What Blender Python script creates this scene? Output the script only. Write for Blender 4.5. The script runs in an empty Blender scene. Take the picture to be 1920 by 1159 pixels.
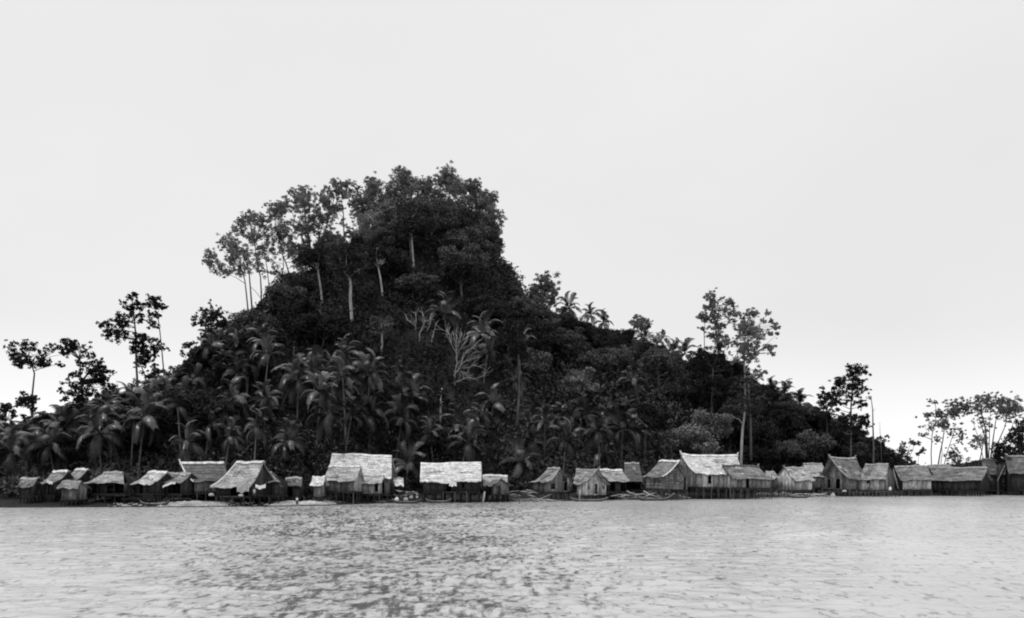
import bpy, math, random
import numpy as np
from mathutils import Vector, Matrix

random.seed(7); rng = np.random.default_rng(7)
sc = bpy.context.scene
col = sc.collection
R = math.radians
F, HC, PXC, HZ = 1900.0, 5.0, 960.0, 890.0      # focal length in photo pixels, eye height, principal column, horizon row

# ------------------------------------------------------------------ camera
cam = bpy.data.cameras.new('camera'); camo = bpy.data.objects.new('camera', cam); col.objects.link(camo)
camo.location = (0, 0, HC); camo.rotation_euler = (R(90), 0, 0)
cam.sensor_width = 36; cam.lens = 36*F/1920; cam.shift_y = (HZ-579.5)/1920
cam.clip_start = 0.5; cam.clip_end = 9000
sc.camera = camo
# ------------------------------------------------------------------ sky
SUN_EL, SUN_AZ = 62, 228            # azimuth clockwise from +Y (the view direction)
w = bpy.data.worlds.new('World'); sc.world = w; w.use_nodes = True
nt = w.node_tree; nt.nodes.clear(); N = nt.nodes.new; L = nt.links.new
out = N('ShaderNodeOutputWorld'); bg = N('ShaderNodeBackground'); L(bg.outputs[0], out.inputs[0])
sky = N('ShaderNodeTexSky'); sky.sky_type = 'NISHITA'; sky.sun_disc = False
sky.sun_elevation = R(SUN_EL); sky.sun_rotation = R(SUN_AZ); sky.air_density = 1; sky.dust_density = 4
bw = N('ShaderNodeRGBToBW'); L(sky.outputs[0], bw.inputs[0])
clampn = N('ShaderNodeMath'); clampn.operation = 'MINIMUM'; clampn.inputs[1].default_value = 9.5; L(bw.outputs[0], clampn.inputs[0])
tc = N('ShaderNodeTexCoord'); sep = N('ShaderNodeSeparateXYZ'); L(tc.outputs['Generated'], sep.inputs[0])
ramp = N('ShaderNodeMapRange'); ramp.interpolation_type = 'SMOOTHSTEP'
L(sep.outputs['Z'], ramp.inputs['Value']); ramp.inputs['From Min'].default_value = 0.0; ramp.inputs['From Max'].default_value = 0.16
ramp.inputs['To Min'].default_value = 11.4; ramp.inputs['To Max'].default_value = 8.55      # overcast veil, paler at the horizon
no = N('ShaderNodeTexNoise'); no.inputs['Scale'].default_value = 2.2; no.inputs['Detail'].default_value = 4; no.inputs['Roughness'].default_value = .45
mp = N('ShaderNodeMapping'); mp.inputs['Scale'].default_value = (1, 1, 2.0); mp.inputs['Location'].default_value = (.3, .1, .4)
L(tc.outputs['Generated'], mp.inputs[0]); L(mp.outputs[0], no.inputs['Vector'])
nr = N('ShaderNodeMapRange'); L(no.outputs['Fac'], nr.inputs['Value']); nr.inputs['From Min'].default_value = .3; nr.inputs['From Max'].default_value = .7
nr.inputs['To Min'].default_value = .96; nr.inputs['To Max'].default_value = 1.05
ml = N('ShaderNodeMath'); ml.operation = 'MULTIPLY'; L(ramp.outputs[0], ml.inputs[0]); L(nr.outputs[0], ml.inputs[1])
mx = N('ShaderNodeMix'); mx.data_type = 'FLOAT'; mx.inputs[0].default_value = .94; L(clampn.outputs[0], mx.inputs[2]); L(ml.outputs[0], mx.inputs[3])
L(mx.outputs[0], bg.inputs['Color']); bg.inputs['Strength'].default_value = 0.1
sun = bpy.data.lights.new('sun', 'SUN'); sun.energy = 1.5; sun.angle = R(10); sun.color = (1, 1, 1)
so = bpy.data.objects.new('sun', sun); col.objects.link(so)
so.rotation_euler = Vector((-math.sin(R(SUN_AZ))*math.cos(R(SUN_EL)), -math.cos(R(SUN_AZ))*math.cos(R(SUN_EL)), -math.sin(R(SUN_EL)))).to_track_quat('-Z', 'Y').to_euler()
sc.view_settings.view_transform = 'Standard'; sc.view_settings.look = 'None'
sc.view_settings.exposure = 0; sc.view_settings.gamma = 1; sc.view_settings.use_curve_mapping = False
sc.render.engine = 'CYCLES'; sc.cycles.max_bounces = 5; sc.cycles.diffuse_bounces = 3; sc.cycles.volume_bounces = 0
sc.cycles.filter_width = 2.0

# ------------------------------------------------------------------ materials
def mat(name, v, rough=.9, scale=1.5, amp=.35, rnd=.25, stretch=(1, 1, 1), spec=.25, fine=0, coord='Object', trans=0):
    m = bpy.data.materials.new(name); m.use_nodes = True; t = m.node_tree
    b = t.nodes['Principled BSDF']; b.inputs['Roughness'].default_value = rough
    b.inputs['Specular IOR Level'].default_value = spec
    c = t.nodes.new('ShaderNodeTexCoord'); p = t.nodes.new('ShaderNodeMapping'); p.inputs['Scale'].default_value = stretch
    t.links.new(c.outputs[coord], p.inputs[0])
    n = t.nodes.new('ShaderNodeTexNoise'); n.inputs['Scale'].default_value = scale; n.inputs['Detail'].default_value = 5
    t.links.new(p.outputs[0], n.inputs['Vector'])
    r = t.nodes.new('ShaderNodeMapRange'); r.inputs['From Min'].default_value = .32; r.inputs['From Max'].default_value = .68
    r.inputs['To Min'].default_value = v*(1-amp); r.inputs['To Max'].default_value = v*(1+amp)
    t.links.new(n.outputs['Fac'], r.inputs['Value'])
    o = t.nodes.new('ShaderNodeObjectInfo'); q = t.nodes.new('ShaderNodeMapRange')
    q.inputs['To Min'].default_value = 1-rnd; q.inputs['To Max'].default_value = 1+rnd
    t.links.new(o.outputs['Random'], q.inputs['Value'])
    k = t.nodes.new('ShaderNodeMath'); k.operation = 'MULTIPLY'
    t.links.new(r.outputs[0], k.inputs[0]); t.links.new(q.outputs[0], k.inputs[1])
    last = k
    if fine:
        n2 = t.nodes.new('ShaderNodeTexNoise'); n2.inputs['Scale'].default_value = fine; n2.inputs['Detail'].default_value = 2
        t.links.new(p.outputs[0], n2.inputs['Vector'])
        r2 = t.nodes.new('ShaderNodeMapRange'); r2.inputs['From Min'].default_value = .3; r2.inputs['From Max'].default_value = .7
        r2.inputs['To Min'].default_value = .5; r2.inputs['To Max'].default_value = 1.55; t.links.new(n2.outputs['Fac'], r2.inputs['Value'])
        k2 = t.nodes.new('ShaderNodeMath'); k2.operation = 'MULTIPLY'; t.links.new(k.outputs[0], k2.inputs[0]); t.links.new(r2.outputs[0], k2.inputs[1]); last = k2
    t.links.new(last.outputs[0], b.inputs['Base Color'])
    if trans:
        tr = t.nodes.new('ShaderNodeBsdfTranslucent'); t.links.new(last.outputs[0], tr.inputs['Color'])
        ms = t.nodes.new('ShaderNodeMixShader'); ms.inputs[0].default_value = trans
        t.links.new(b.outputs[0], ms.inputs[1]); t.links.new(tr.outputs[0], ms.inputs[2])
        t.links.new(ms.outputs[0], t.nodes['Material Output'].inputs['Surface'])
    return m
M = dict(
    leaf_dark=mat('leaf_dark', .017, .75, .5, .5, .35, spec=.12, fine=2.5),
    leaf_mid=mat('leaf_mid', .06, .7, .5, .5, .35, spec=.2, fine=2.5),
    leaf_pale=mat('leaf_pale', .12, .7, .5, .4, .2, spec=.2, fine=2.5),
    leaf_top=mat('leaf_top', .20, .7, .4, .3, .2, spec=.2, fine=2.0, trans=.45),  # pale because the haze over the treetops is put into the leaf colour
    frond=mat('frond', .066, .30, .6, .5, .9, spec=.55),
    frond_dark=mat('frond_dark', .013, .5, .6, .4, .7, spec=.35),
    bark=mat('bark', .10, .9, 1.2, .4, .3, (1, 1, .4)),
    bark_pale=mat('bark_pale', .33, .85, 1.0, .3, .15, (1, 1, .5)),
    bark_dark=mat('bark_dark', .035, .9, 1.2, .4, .3),
    soil=mat('soil', .02, .95, .15, .5, 0, fine=2),
    sand=mat('sand', .36, .9, .25, .45, 0, fine=3),
    thatch_white=mat('thatch_white', .64, .85, .8, .3, .1, (1, 1, 2.2), fine=4),
    thatch_pale=mat('thatch_pale', .42, .85, .6, .42, .12, (1, 1, 2.2), fine=4),
    thatch_grey=mat('thatch_grey', .25, .88, .6, .45, .2, (1, 1, 2.2), fine=4),
    thatch_dark=mat('thatch_dark', .15, .9, .7, .3, .15, (1, 1, 2), fine=5),
    ridge=mat('ridge', .72, .8, 1.5, .25, .1),
    ridge_grey=mat('ridge_grey', .34, .85, 1.5, .3, .15),
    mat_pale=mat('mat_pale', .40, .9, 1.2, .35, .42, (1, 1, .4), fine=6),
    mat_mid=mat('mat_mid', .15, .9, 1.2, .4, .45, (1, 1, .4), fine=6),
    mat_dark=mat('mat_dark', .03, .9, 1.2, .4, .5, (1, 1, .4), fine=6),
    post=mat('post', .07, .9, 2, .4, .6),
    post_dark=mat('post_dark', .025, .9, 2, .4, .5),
    inside=mat('inside', .02, .95),
    cloth=mat('cloth', .78, .8, 3, .12, .1), cloth_grey=mat('cloth_grey', .4, .85, 3, .2, .2), cloth_dark=mat('cloth_dark', .06, .85, 3, .2, .2),
    skin=mat('skin', .10, .6, 3, .1, .1), hair=mat('hair', .012, .6, 3, .1, .1),
    hull=mat('hull', .07, .7, 2, .4, .4, (.3, 1, 1)), hull_pale=mat('hull_pale', .30, .7, 2, .3, .2, (.3, 1, 1)),
)

# ------------------------------------------------------------------ mesh helpers
def mesh_np(name, V, faces_n, loops, m, smooth=False):
    """V (n,3); faces_n = verts per face (int or array); loops flat indices"""
    me = bpy.data.meshes.new(name); V = np.asarray(V, np.float32); loops = np.asarray(loops, np.int32).ravel()
    if np.isscalar(faces_n):
        nf = len(loops)//faces_n; tot = np.full(nf, faces_n, np.int32)
    else: tot = np.asarray(faces_n, np.int32); nf = len(tot)
    st = np.concatenate([[0], np.cumsum(tot)[:-1]]).astype(np.int32)
    me.vertices.add(len(V)); me.vertices.foreach_set('co', V.ravel())
    me.loops.add(len(loops)); me.loops.foreach_set('vertex_index', loops)
    me.polygons.add(nf); me.polygons.foreach_set('loop_start', st)
    if smooth: me.polygons.foreach_set('use_smooth', np.ones(nf, bool))
    me.update(calc_edges=True); me.materials.append(m)
    return me
class MB:
    def __init__(s): s.v = []; s.f = []
    def quad(s, *p):
        n = len(s.v); s.v += [tuple(q) for q in p]; s.f.append(tuple(range(n, n+len(p))))
    def slab(s, p, nrm, th):      # p: planar corner list; extruded along nrm by th
        n = len(s.v); k = len(p); d = Vector(nrm)*th
        s.v += [tuple(Vector(q)) for q in p] + [tuple(Vector(q)+d) for q in p]
        s.f.append(tuple(range(n+k-1, n-1, -1))); s.f.append(tuple(range(n+k, n+2*k)))
        for i in range(k):
            j = (i+1) % k; s.f.append((n+i, n+j, n+k+j, n+k+i))
    def box(s, x0, x1, y0, y1, z0, z1):
        s.slab([(x0, y0, z0), (x1, y0, z0), (x1, y1, z0), (x0, y1, z0)], (0, 0, 1), z1-z0)
    def tube(s, pts, rad, k=6, cap=True):
        pts = [Vector(p) for p in pts]; n0 = len(s.v); m = len(pts)
        if np.isscalar(rad): rad = [rad]*m
        for i, p in enumerate(pts):
            d = (pts[min(i+1, m-1)]-pts[max(i-1, 0)]).normalized()
            a = d.cross(Vector((0, 1, 0.02)));
            if a.length < .05: a = d.cross(Vector((1, 0, 0)))
            a.normalize(); b = d.cross(a)
            for j in range(k):
                t = 2*math.pi*j/k; s.v.append(tuple(p+(a*math.cos(t)+b*math.sin(t))*rad[i]))
        for i in range(m-1):
            for j in range(k):
                j2 = (j+1) % k; s.f.append((n0+i*k+j, n0+i*k+j2, n0+(i+1)*k+j2, n0+(i+1)*k+j))
        if cap:
            s.f.append(tuple(n0+j for j in range(k-1, -1, -1))); s.f.append(tuple(n0+(m-1)*k+j for j in range(k)))
    def mesh(s, name, m, smooth=False):
        tot = [len(f) for f in s.f]; lp = [i for f in s.f for i in f]
        return mesh_np(name, np.array(s.v), tot, lp, m, smooth)
def ob(name, me, parent=None, loc=None, kind=None):
    o = bpy.data.objects.new(name, me); col.objects.link(o)
    if parent: o.parent = parent
    if loc: o.location = loc
    if kind: o['kind'] = kind
    return o
def tag(o, label, cat, group=None):
    o['label'] = label; o['category'] = cat
    if group: o['group'] = group
    return o
def empty(name, loc, rz=0):
    o = bpy.data.objects.new(name, None); col.objects.link(o); o.location = loc; o.rotation_euler = (0, 0, rz); o.empty_display_size = .5
    return o
def P(px, py, D): return Vector(((px-PXC)/F*D, D, HC+(HZ-py)/F*D))

# ------------------------------------------------------------------ terrain
SHx = [-600, 0, 300, 500, 620, 700, 900, 1100, 1300, 1400, 1460, 1700, 1920, 2500]
SHy = [954, 952, 951, 950, 947.5, 945, 943, 940, 938, 937, 933, 931, 930, 928]
def shore(u): return F*HC/(np.interp(u, SHx, SHy)-HZ)
def Ds(u): return shore(u)+np.interp(u, [640, 760, 1150, 1300], [0, 7, 7, 11])
GX = [-500, 0, 100, 200, 270, 330, 400, 470, 520, 600, 700, 800, 900, 945, 1000, 1050, 1150, 1250, 1350, 1500, 1600, 1680, 1750, 1920, 2500]
GY = [850, 842, 835, 815, 785, 735, 660, 615, 565, 520, 475, 455, 480, 525, 590, 635, 665, 705, 750, 800, 838, 868, 880, 878, 872]
RX = [0, 300, 500, 820, 1000, 1300, 1600, 1920]; RD = [240, 275, 322, 338, 322, 312, 300, 290]
def ridge(u): return np.interp(u, RX, RD)
def gz(u, D):
    u = np.asarray(u, float); D = np.asarray(D, float)
    ds = Ds(u); t = D-ds; dr = ridge(u); zr = HC+(HZ-np.interp(u, GX, GY))/F*dr
    zr = np.maximum(zr, 1.6)
    w_ = (t-16)/(dr-ds-16)
    s = np.where(w_ <= 1, np.sin(np.pi/2*np.clip(w_, 0, 1)), .5+.5*np.cos(np.pi*np.clip((w_-1)/1.1, 0, 1)))
    X = (u-PXC)/F*D
    nz = (np.sin(X*.11+D*.07)+np.sin(X*.053-D*.13+2)+.6*np.sin(X*.23+D*.19))*1.1
    z = np.where(t < 0, np.maximum(-2.0, t*.12), np.minimum(t*.11, 1.4))
    return np.where(t > 16, 1.4+(zr-1.4)*s+nz*np.clip((t-16)/25, 0, 1)*np.clip((zr-3)/20, .1, 1), z)
us = np.linspace(-700, 2700, 230)
D_rel = np.concatenate([np.linspace(-14, 20, 24), np.linspace(23, 330, 90)])
U, T = np.meshgrid(us, D_rel); DD = shore(U)+T
V = np.stack([(U-PXC)/F*DD, DD, gz(U, DD)], -1).reshape(-1, 3)
def grid_loops(nr, nc):
    i = np.arange(nr-1)[:, None]*nc+np.arange(nc-1)[None]; return np.stack([i, i+1, i+nc+1, i+nc], -1).reshape(-1)
hill = ob('hill', mesh_np('hill', V, 4, grid_loops(*U.shape), M['soil'], True)); hill['kind'] = 'structure'
# sandy foreshore strip in front of the left half of the village
ub = np.linspace(60, 760, 260); tb = np.linspace(-2.5, 7.5, 14); U, T = np.meshgrid(ub, tb); DD = Ds(U)+T
hump = sum(h_*np.exp(-((U-c_)/w__)**2) for c_, w__, h_ in ((362, 42, .5), (300, 30, .22), (232, 30, .2), (535, 26, .4), (598, 34, .42), (470, 30, .15), (715, 22, .3), (420, 20, .2)))
rag = .06*np.sin(U*.21+T*1.3)+.05*np.sin(U*.43-T*2.1)+.04*np.sin(U*.9+T)
zb = gz(U, DD)-.16+(hump+rag)*np.clip((T+3)/3, 0, 1)*np.clip((7.5-T)/3, 0, 1)
sm = M['sand'].node_tree; gp_ = sm.nodes.new('ShaderNodeNewGeometry'); sx_ = sm.nodes.new('ShaderNodeSeparateXYZ'); sm.links.new(gp_.outputs['Position'], sx_.inputs[0])
wr_ = sm.nodes.new('ShaderNodeMapRange'); sm.links.new(sx_.outputs['Z'], wr_.inputs['Value']); wr_.inputs['From Min'].default_value = .10; wr_.inputs['From Max'].default_value = .22; wr_.inputs['To Min'].default_value = .14; wr_.inputs['To Max'].default_value = 1
bs_ = sm.nodes['Principled BSDF']; src = bs_.inputs['Base Color'].links[0].from_socket; mu_ = sm.nodes.new('ShaderNodeMath'); mu_.operation = 'MULTIPLY'; sm.links.new(src, mu_.inputs[0]); sm.links.new(wr_.outputs[0], mu_.inputs[1]); sm.links.new(mu_.outputs[0], bs_.inputs['Base Color'])   # the tide-wet rim is darker
beach = ob('beach', mesh_np('beach', np.stack([(U-PXC)/F*DD, DD, zb], -1).reshape(-1, 3), 4, grid_loops(*U.shape), M['sand'], True)); beach['kind'] = 'structure'
# far low land and its tree line on the right, beyond the village
mb = MB(); n = len(mb.v)
ul = np.linspace(-1500, 3500, 60); tl = np.array([0, 25, 60, 160]); U, T = np.meshgrid(ul, tl)
DD = 640+T+10*np.sin(U*.01); zz = np.where(T == 0, -1.5, 1.2)+0*U
fl = ob('far_shore', mesh_np('far_shore', np.stack([(U-PXC)/F*DD, DD, zz], -1).reshape(-1, 3), 4, grid_loops(*U.shape), M['soil'])); fl['kind'] = 'structure'

# ------------------------------------------------------------------ water
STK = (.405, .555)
def water_mat():
    m = bpy.data.materials.new('water'); m.use_nodes = True; t = m.node_tree; b = t.nodes['Principled BSDF']
    b.inputs['IOR'].default_value = 1.33
    c = t.nodes.new('ShaderNodeTexCoord')
    def noise(scale, st, det=3, rough=.55, dist=0.):
        p = t.nodes.new('ShaderNodeMapping'); p.inputs['Scale'].default_value = st; p.inputs['Rotation'].default_value = (0, 0, R(-14))
        t.links.new(c.outputs['Object'], p.inputs[0])
        n_ = t.nodes.new('ShaderNodeTexNoise'); n_.inputs['Scale'].default_value = scale; n_.inputs['Detail'].default_value = det
        n_.inputs['Roughness'].default_value = rough; n_.inputs['Distortion'].default_value = dist; t.links.new(p.outputs[0], n_.inputs['Vector']); return n_
    def math_(op, a, b_):
        k = t.nodes.new('ShaderNodeMath'); k.operation = op
        for i, x in enumerate((a, b_)):
            if hasattr(x, 'links'): t.links.new(x, k.inputs[i])
            else: k.inputs[i].default_value = x
        return k.outputs[0]
    n1 = noise(1.6, (.85, 1.0, 1), 4, .6, .15); n2 = noise(.09, (1, .8, 1), 2)
    # wind-ruffled patch: band of water around x=-9, between y=25 and 150
    s = t.nodes.new('ShaderNodeSeparateXYZ'); t.links.new(c.outputs['Object'], s.inputs[0])
    ratio = math_('DIVIDE', s.outputs['X'], s.outputs['Y'])
    d = math_('ABSOLUTE', math_('ADD', s.outputs['X'], math_('MULTIPLY', s.outputs['Y'], .13)), 0)
    wdt = math_('ADD', math_('MULTIPLY', s.outputs['Y'], .16), 3.0)
    r1 = t.nodes.new('ShaderNodeMapRange'); r1.interpolation_type = 'SMOOTHSTEP'
    t.links.new(math_('DIVIDE', d, wdt), r1.inputs['Value']); r1.inputs['From Min'].default_value = 1.35; r1.inputs['From Max'].default_value = .35
    r1.inputs['To Min'].default_value = .0; r1.inputs['To Max'].default_value = 1
    pn = t.nodes.new('ShaderNodeMapRange'); t.links.new(n2.outputs['Fac'], pn.inputs['Value']); pn.inputs['From Min'].default_value = .35; pn.inputs['From Max'].default_value = .62
    pn.inputs['To Min'].default_value = .3; pn.inputs['To Max'].default_value = 1
    patch = math_('MULTIPLY', r1.outputs[0], pn.outputs[0])
    amp = math_('ADD', math_('MULTIPLY', patch, .8), .2)
    n3 = noise(.95, (1.0, .48, 1), 5, .66, .2); n4 = noise(2.9, (1.0, .42, 1), 4, .6, .2)      # ripple streaks: the hill's dark reflection is painted into the water colour
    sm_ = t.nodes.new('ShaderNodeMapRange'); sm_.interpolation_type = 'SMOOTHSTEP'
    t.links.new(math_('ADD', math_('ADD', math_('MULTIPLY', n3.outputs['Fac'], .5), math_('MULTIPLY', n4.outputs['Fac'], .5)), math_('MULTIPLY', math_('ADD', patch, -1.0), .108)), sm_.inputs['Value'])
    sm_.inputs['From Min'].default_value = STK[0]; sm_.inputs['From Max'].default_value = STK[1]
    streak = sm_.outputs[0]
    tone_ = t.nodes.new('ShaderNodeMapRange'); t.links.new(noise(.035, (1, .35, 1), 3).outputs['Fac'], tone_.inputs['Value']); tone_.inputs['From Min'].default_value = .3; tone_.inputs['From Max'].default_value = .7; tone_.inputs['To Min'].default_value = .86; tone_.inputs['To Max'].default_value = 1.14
    def lerp(a, b_):      # calm water a, painted dark reflection b
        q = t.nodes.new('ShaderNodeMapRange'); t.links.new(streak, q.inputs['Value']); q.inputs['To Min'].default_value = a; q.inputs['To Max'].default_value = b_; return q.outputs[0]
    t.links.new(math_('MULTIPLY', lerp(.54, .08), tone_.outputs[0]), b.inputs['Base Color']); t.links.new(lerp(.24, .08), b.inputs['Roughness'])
    bp = t.nodes.new('ShaderNodeBump'); bp.inputs['Distance'].default_value = .35
    t.links.new(amp, bp.inputs['Strength']); t.links.new(n1.outputs['Fac'], bp.inputs['Height'])
    t.links.new(bp.outputs[0], b.inputs['Normal'])
    return m
WAVE = .35
def wave_surface():
    uu = np.concatenate([-np.geomspace(60000, 400, 14), np.linspace(-150, 2070, 470), np.geomspace(2400, 60000, 14)])
    dd = np.concatenate([[2.5, 8, 15], np.geomspace(21, 170, 520), np.geomspace(175, 7000, 40)])
    U, D_ = np.meshgrid(uu, dd); X = (U-PXC)/F*D_
    r_ = np.random.default_rng(3); H = np.zeros_like(X)
    for i in range(64):
        lam = .7*5**r_.random(); th = r_.normal()*.45+.12; k = 2*math.pi/lam
        H += lam**.8*.0075*np.sin(k*(np.sin(th)*X+np.cos(th)*D_)+r_.uniform(0, 6.28))
    H = H+3*H*np.abs(H)        # sharper crests
    G = sum(np.sin(r_.uniform(.03, .14)*X+r_.uniform(.02, .09)*D_*(1 if q % 2 else -1)+r_.uniform(0, 6)) for q in range(5))/5
    d = np.abs(X+D_*.12)/(D_*.155+3.0); patch = np.clip(1.5-d, 0, 1); patch = patch*patch*(3-2*patch)*np.clip(.8+.9*G, .25, 1.3)
    amp = .22+patch*WAVE
    amp *= np.clip((170-D_)/30, 0, 1)*np.clip((D_-14)/6, 0, 1)*np.clip((U+400)/250, 0, 1)*np.clip((2320-U)/250, 0, 1)
    V = np.stack([X, D_, H*amp], -1).reshape(-1, 3); lp = grid_loops(*U.shape)
    n = len(V); V = np.concatenate([V, [[V[0, 0], -80, 0], [V[len(uu)-1, 0], -80, 0]]]); lp = np.concatenate([lp, [n, n+1, len(uu)-1, 0]])
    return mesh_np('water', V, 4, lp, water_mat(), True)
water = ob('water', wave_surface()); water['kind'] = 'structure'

# ------------------------------------------------------------------ foliage
def leaves(C, RAD, n, size, rg, shell=.55, lo=.0, flat=0.):
    """leaf quads on/inside ellipsoids. C (k,3), RAD (k,3), n per ellipsoid (int array)"""
    n = np.asarray(n); idx = np.repeat(np.arange(len(C)), n); K = len(idx)
    d = rg.normal(size=(K, 3)); d[:, 2] += lo; d /= np.linalg.norm(d, axis=1)[:, None]
    r = shell+(1-shell)*rg.random(K)**.6
    r = r*(1+.16*rg.normal(size=K)); p = C[idx]+d*r[:, None]*RAD[idx]
    nrm = d*.9+rg.normal(size=(K, 3))*.75+np.array([0, 0, flat]); nrm /= np.linalg.norm(nrm, axis=1)[:, None]
    a = np.cross(nrm, rg.normal(size=(K, 3))); a /= np.linalg.norm(a, axis=1)[:, None]; b = np.cross(nrm, a)
    s = size*(.6+.8*rg.random(K))[:, None]
    q = np.stack([p-a*s, p-b*s*.45+nrm*s*.12, p+a*s, p+b*s*.45+nrm*s*.12], 1).reshape(-1, 3)
    return q
def leaf_mesh(name, V, m): return mesh_np(name, V, 4, np.arange(len(V)), m)

SILX = [-300, 0, 60, 110, 150, 200, 245, 268, 280, 300, 318, 340, 360, 385, 420, 470, 500, 515, 545, 600, 620, 645, 690, 720, 760, 850, 905, 925, 940, 957, 966, 985, 1000, 1045, 1100, 1130, 1160, 1200, 1235, 1262, 1300, 1310, 1340, 1380, 1420, 1450, 1500, 1530, 1560, 1600, 1640, 1680, 1700, 1760, 1900, 2400]
SILY = [785, 785, 792, 778, 768, 745, 742, 738, 712, 706, 712, 690, 660, 640, 598, 584, 562, 525, 512, 505, 478, 460, 440, 400, 375, 365, 370, 400, 482, 502, 530, 545, 565, 588, 606, 610, 616, 626, 650, 668, 680, 655, 648, 684, 708, 722, 738, 758, 775, 795, 830, 853, 872, 880, 850, 850]
def sil(u): return np.interp(u, SILX, SILY)
def px_of(x, y, z): return PXC+F*x/y, HZ-F*(z-HC)/y

def Dg(u, py):      # nearest depth at which the hillside shows at this row
    D = np.linspace(float(Ds(u))+18, float(ridge(u)), 400); q = HZ-F*(gz(u, D)-HC)/D
    i = np.argmax(q <= py) if (q <= py).any() else 399
    return float(D[i])
KEEP = [(645, 672, 520, 600), (706, 728, 500, 550), (768, 784, 440, 496), (590, 612, 500, 560), (542, 560, 602, 655), (708, 724, 610, 662), (962, 986, 650, 800), (820, 834, 728, 782),
        (845, 912, 612, 722), (760, 824, 585, 640), (1206, 1262, 692, 750), (1378, 1406, 770, 870), (1046, 1110, 694, 758), (805, 865, 570, 600), (878, 935, 612, 640)]
def hides(u, D, py, rpx, marg=.75):
    for x0, x1, y0, y1 in KEEP:
        if x0-rpx*marg < u < x1+rpx*marg and y0-rpx*marg < py < y1+rpx*marg and D < Dg((x0+x1)/2, y1+4)+2: return True
    return False
# undergrowth that clothes the hill
def undergrowth():
    k = 18500
    u = rng.uniform(-260, 2150, k); q = rng.random(k); dr = ridge(u); d0 = Ds(u)+10
    D = d0+(dr+14-d0)*q**.9; z = gz(u, D); X = (u-PXC)/F*D
    r = rng.uniform(1.1, 2.5, k)
    py = HZ-F*(z+r*1.5-HC)/D; lim = sil(u)
    ok = (py > lim-2); u, D, z, X, r = u[ok], D[ok], z[ok], X[ok], r[ok]; k = len(u)
    C = np.stack([X, D, z+r*.45], 1); RAD = np.stack([r*1.25, r*1.25, r], 1)
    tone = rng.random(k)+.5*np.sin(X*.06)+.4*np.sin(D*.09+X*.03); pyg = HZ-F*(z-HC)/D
    tone = tone-.9*((u > 600) & (u < 860) & (pyg > 600) & (pyg < 760))+.45*((u > 940) & (u < 1345) & (pyg > 680))  # shadow of the hollow painted by choosing only the darker leaves there
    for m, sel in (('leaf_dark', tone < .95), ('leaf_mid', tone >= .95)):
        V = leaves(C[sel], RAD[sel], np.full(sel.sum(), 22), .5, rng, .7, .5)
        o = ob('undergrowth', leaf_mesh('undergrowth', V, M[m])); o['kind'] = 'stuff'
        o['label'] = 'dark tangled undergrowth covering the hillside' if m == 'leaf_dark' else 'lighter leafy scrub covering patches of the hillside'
undergrowth()
k = 420; u = rng.uniform(-80, 1180, k); D = Ds(u)+rng.uniform(14, 34, k); z = gz(u, D); r = rng.uniform(.9, 2.4, k)
C = np.stack([(u-PXC)/F*D, D, z+r*.5], 1)
o = ob('scrub', leaf_mesh('scrub', leaves(C, np.stack([r*1.2, r, r*1.1], 1), np.full(k, 60), .34, rng, .6, .4), M['leaf_mid'])); o['kind'] = 'stuff'
o['label'] = 'leafy scrub along the foot of the palm grove'
# distant tree line
k = 900; u = rng.uniform(-900, 3000, k); D = rng.uniform(655, 700, k); r = rng.uniform(2.5, 5.5, k)
C = np.stack([(u-PXC)/F*D, D, rng.uniform(2, 6.5, k)], 1)
o = ob('distant_treeline', leaf_mesh('distant_treeline', leaves(C, np.stack([r*1.4, r, r], 1), np.full(k, 60), 1.2, rng, .7), M['leaf_mid'])); o['kind'] = 'stuff'
o['label'] = 'low distant tree line along the horizon beyond the village'

# ---- generic broadleaf tree variants (unit: metres, base at origin)
def limb(mb, a, b, r0, r1, rg, seg=5, bend=.12, k=6):
    a = Vector(a); b = Vector(b); ln = (b-a).length; pts = []
    o1 = Vector(rg.normal(size=3))*ln*bend; o1.z = abs(o1.z)*.3
    for i in range(seg+1):
        t = i/seg; pts.append(a.lerp(b, t)+o1*math.sin(math.pi*t)*(1 if i else 0))
    mb.tube(pts, [r0+(r1-r0)*i/seg for i in range(seg+1)], k)
TREEV = []
def tree_variant(seed, h, cr, ch, nb, leafn, size, flat):
    rg = np.random.default_rng(seed); tb = MB()
    zc = h-ch*.5
    top = Vector((rg.normal()*.4, rg.normal()*.4, h-ch*.75))
    tb.tube([(0, 0, -2.5), (rg.normal()*.15, rg.normal()*.15, h*.25), top.lerp(Vector((0, 0, h*.3)), .4), top], [h*.035, h*.026, h*.02, h*.016], 7)
    C = []; RD_ = []
    for i in range(nb):
        a = rg.uniform(0, 2*math.pi); e = rg.uniform(-.55, 1.0); rr = rg.uniform(.6, 1.12)
        c = Vector((math.cos(a)*math.cos(e)*cr*rr, math.sin(a)*math.cos(e)*cr*rr, zc+math.sin(e)*ch*.5*rr))
        r = rg.uniform(.14, .42)*cr; C.append(c); RD_.append((r, r, r*rg.uniform(.55, .85)))
        if i % 3 == 0: limb(tb, top.lerp(Vector((0, 0, h*.35)), rg.random()*.6), c, h*.011, h*.003, rg, 4)
    for i in range(5):
        C.append(Vector((rg.normal()*cr*.25, rg.normal()*cr*.25, zc+rg.normal()*ch*.12))); RD_.append((cr*.45, cr*.45, ch*.28))
    C = np.array([tuple(c) for c in C]); RD_ = np.array(RD_)
    wts = RD_[:, 0]**2; n = (leafn*wts/wts.sum()).astype(int)+20
    V = leaves(C, RD_, n, size, rg, .5, .25, flat)
    return tb, V
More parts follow.
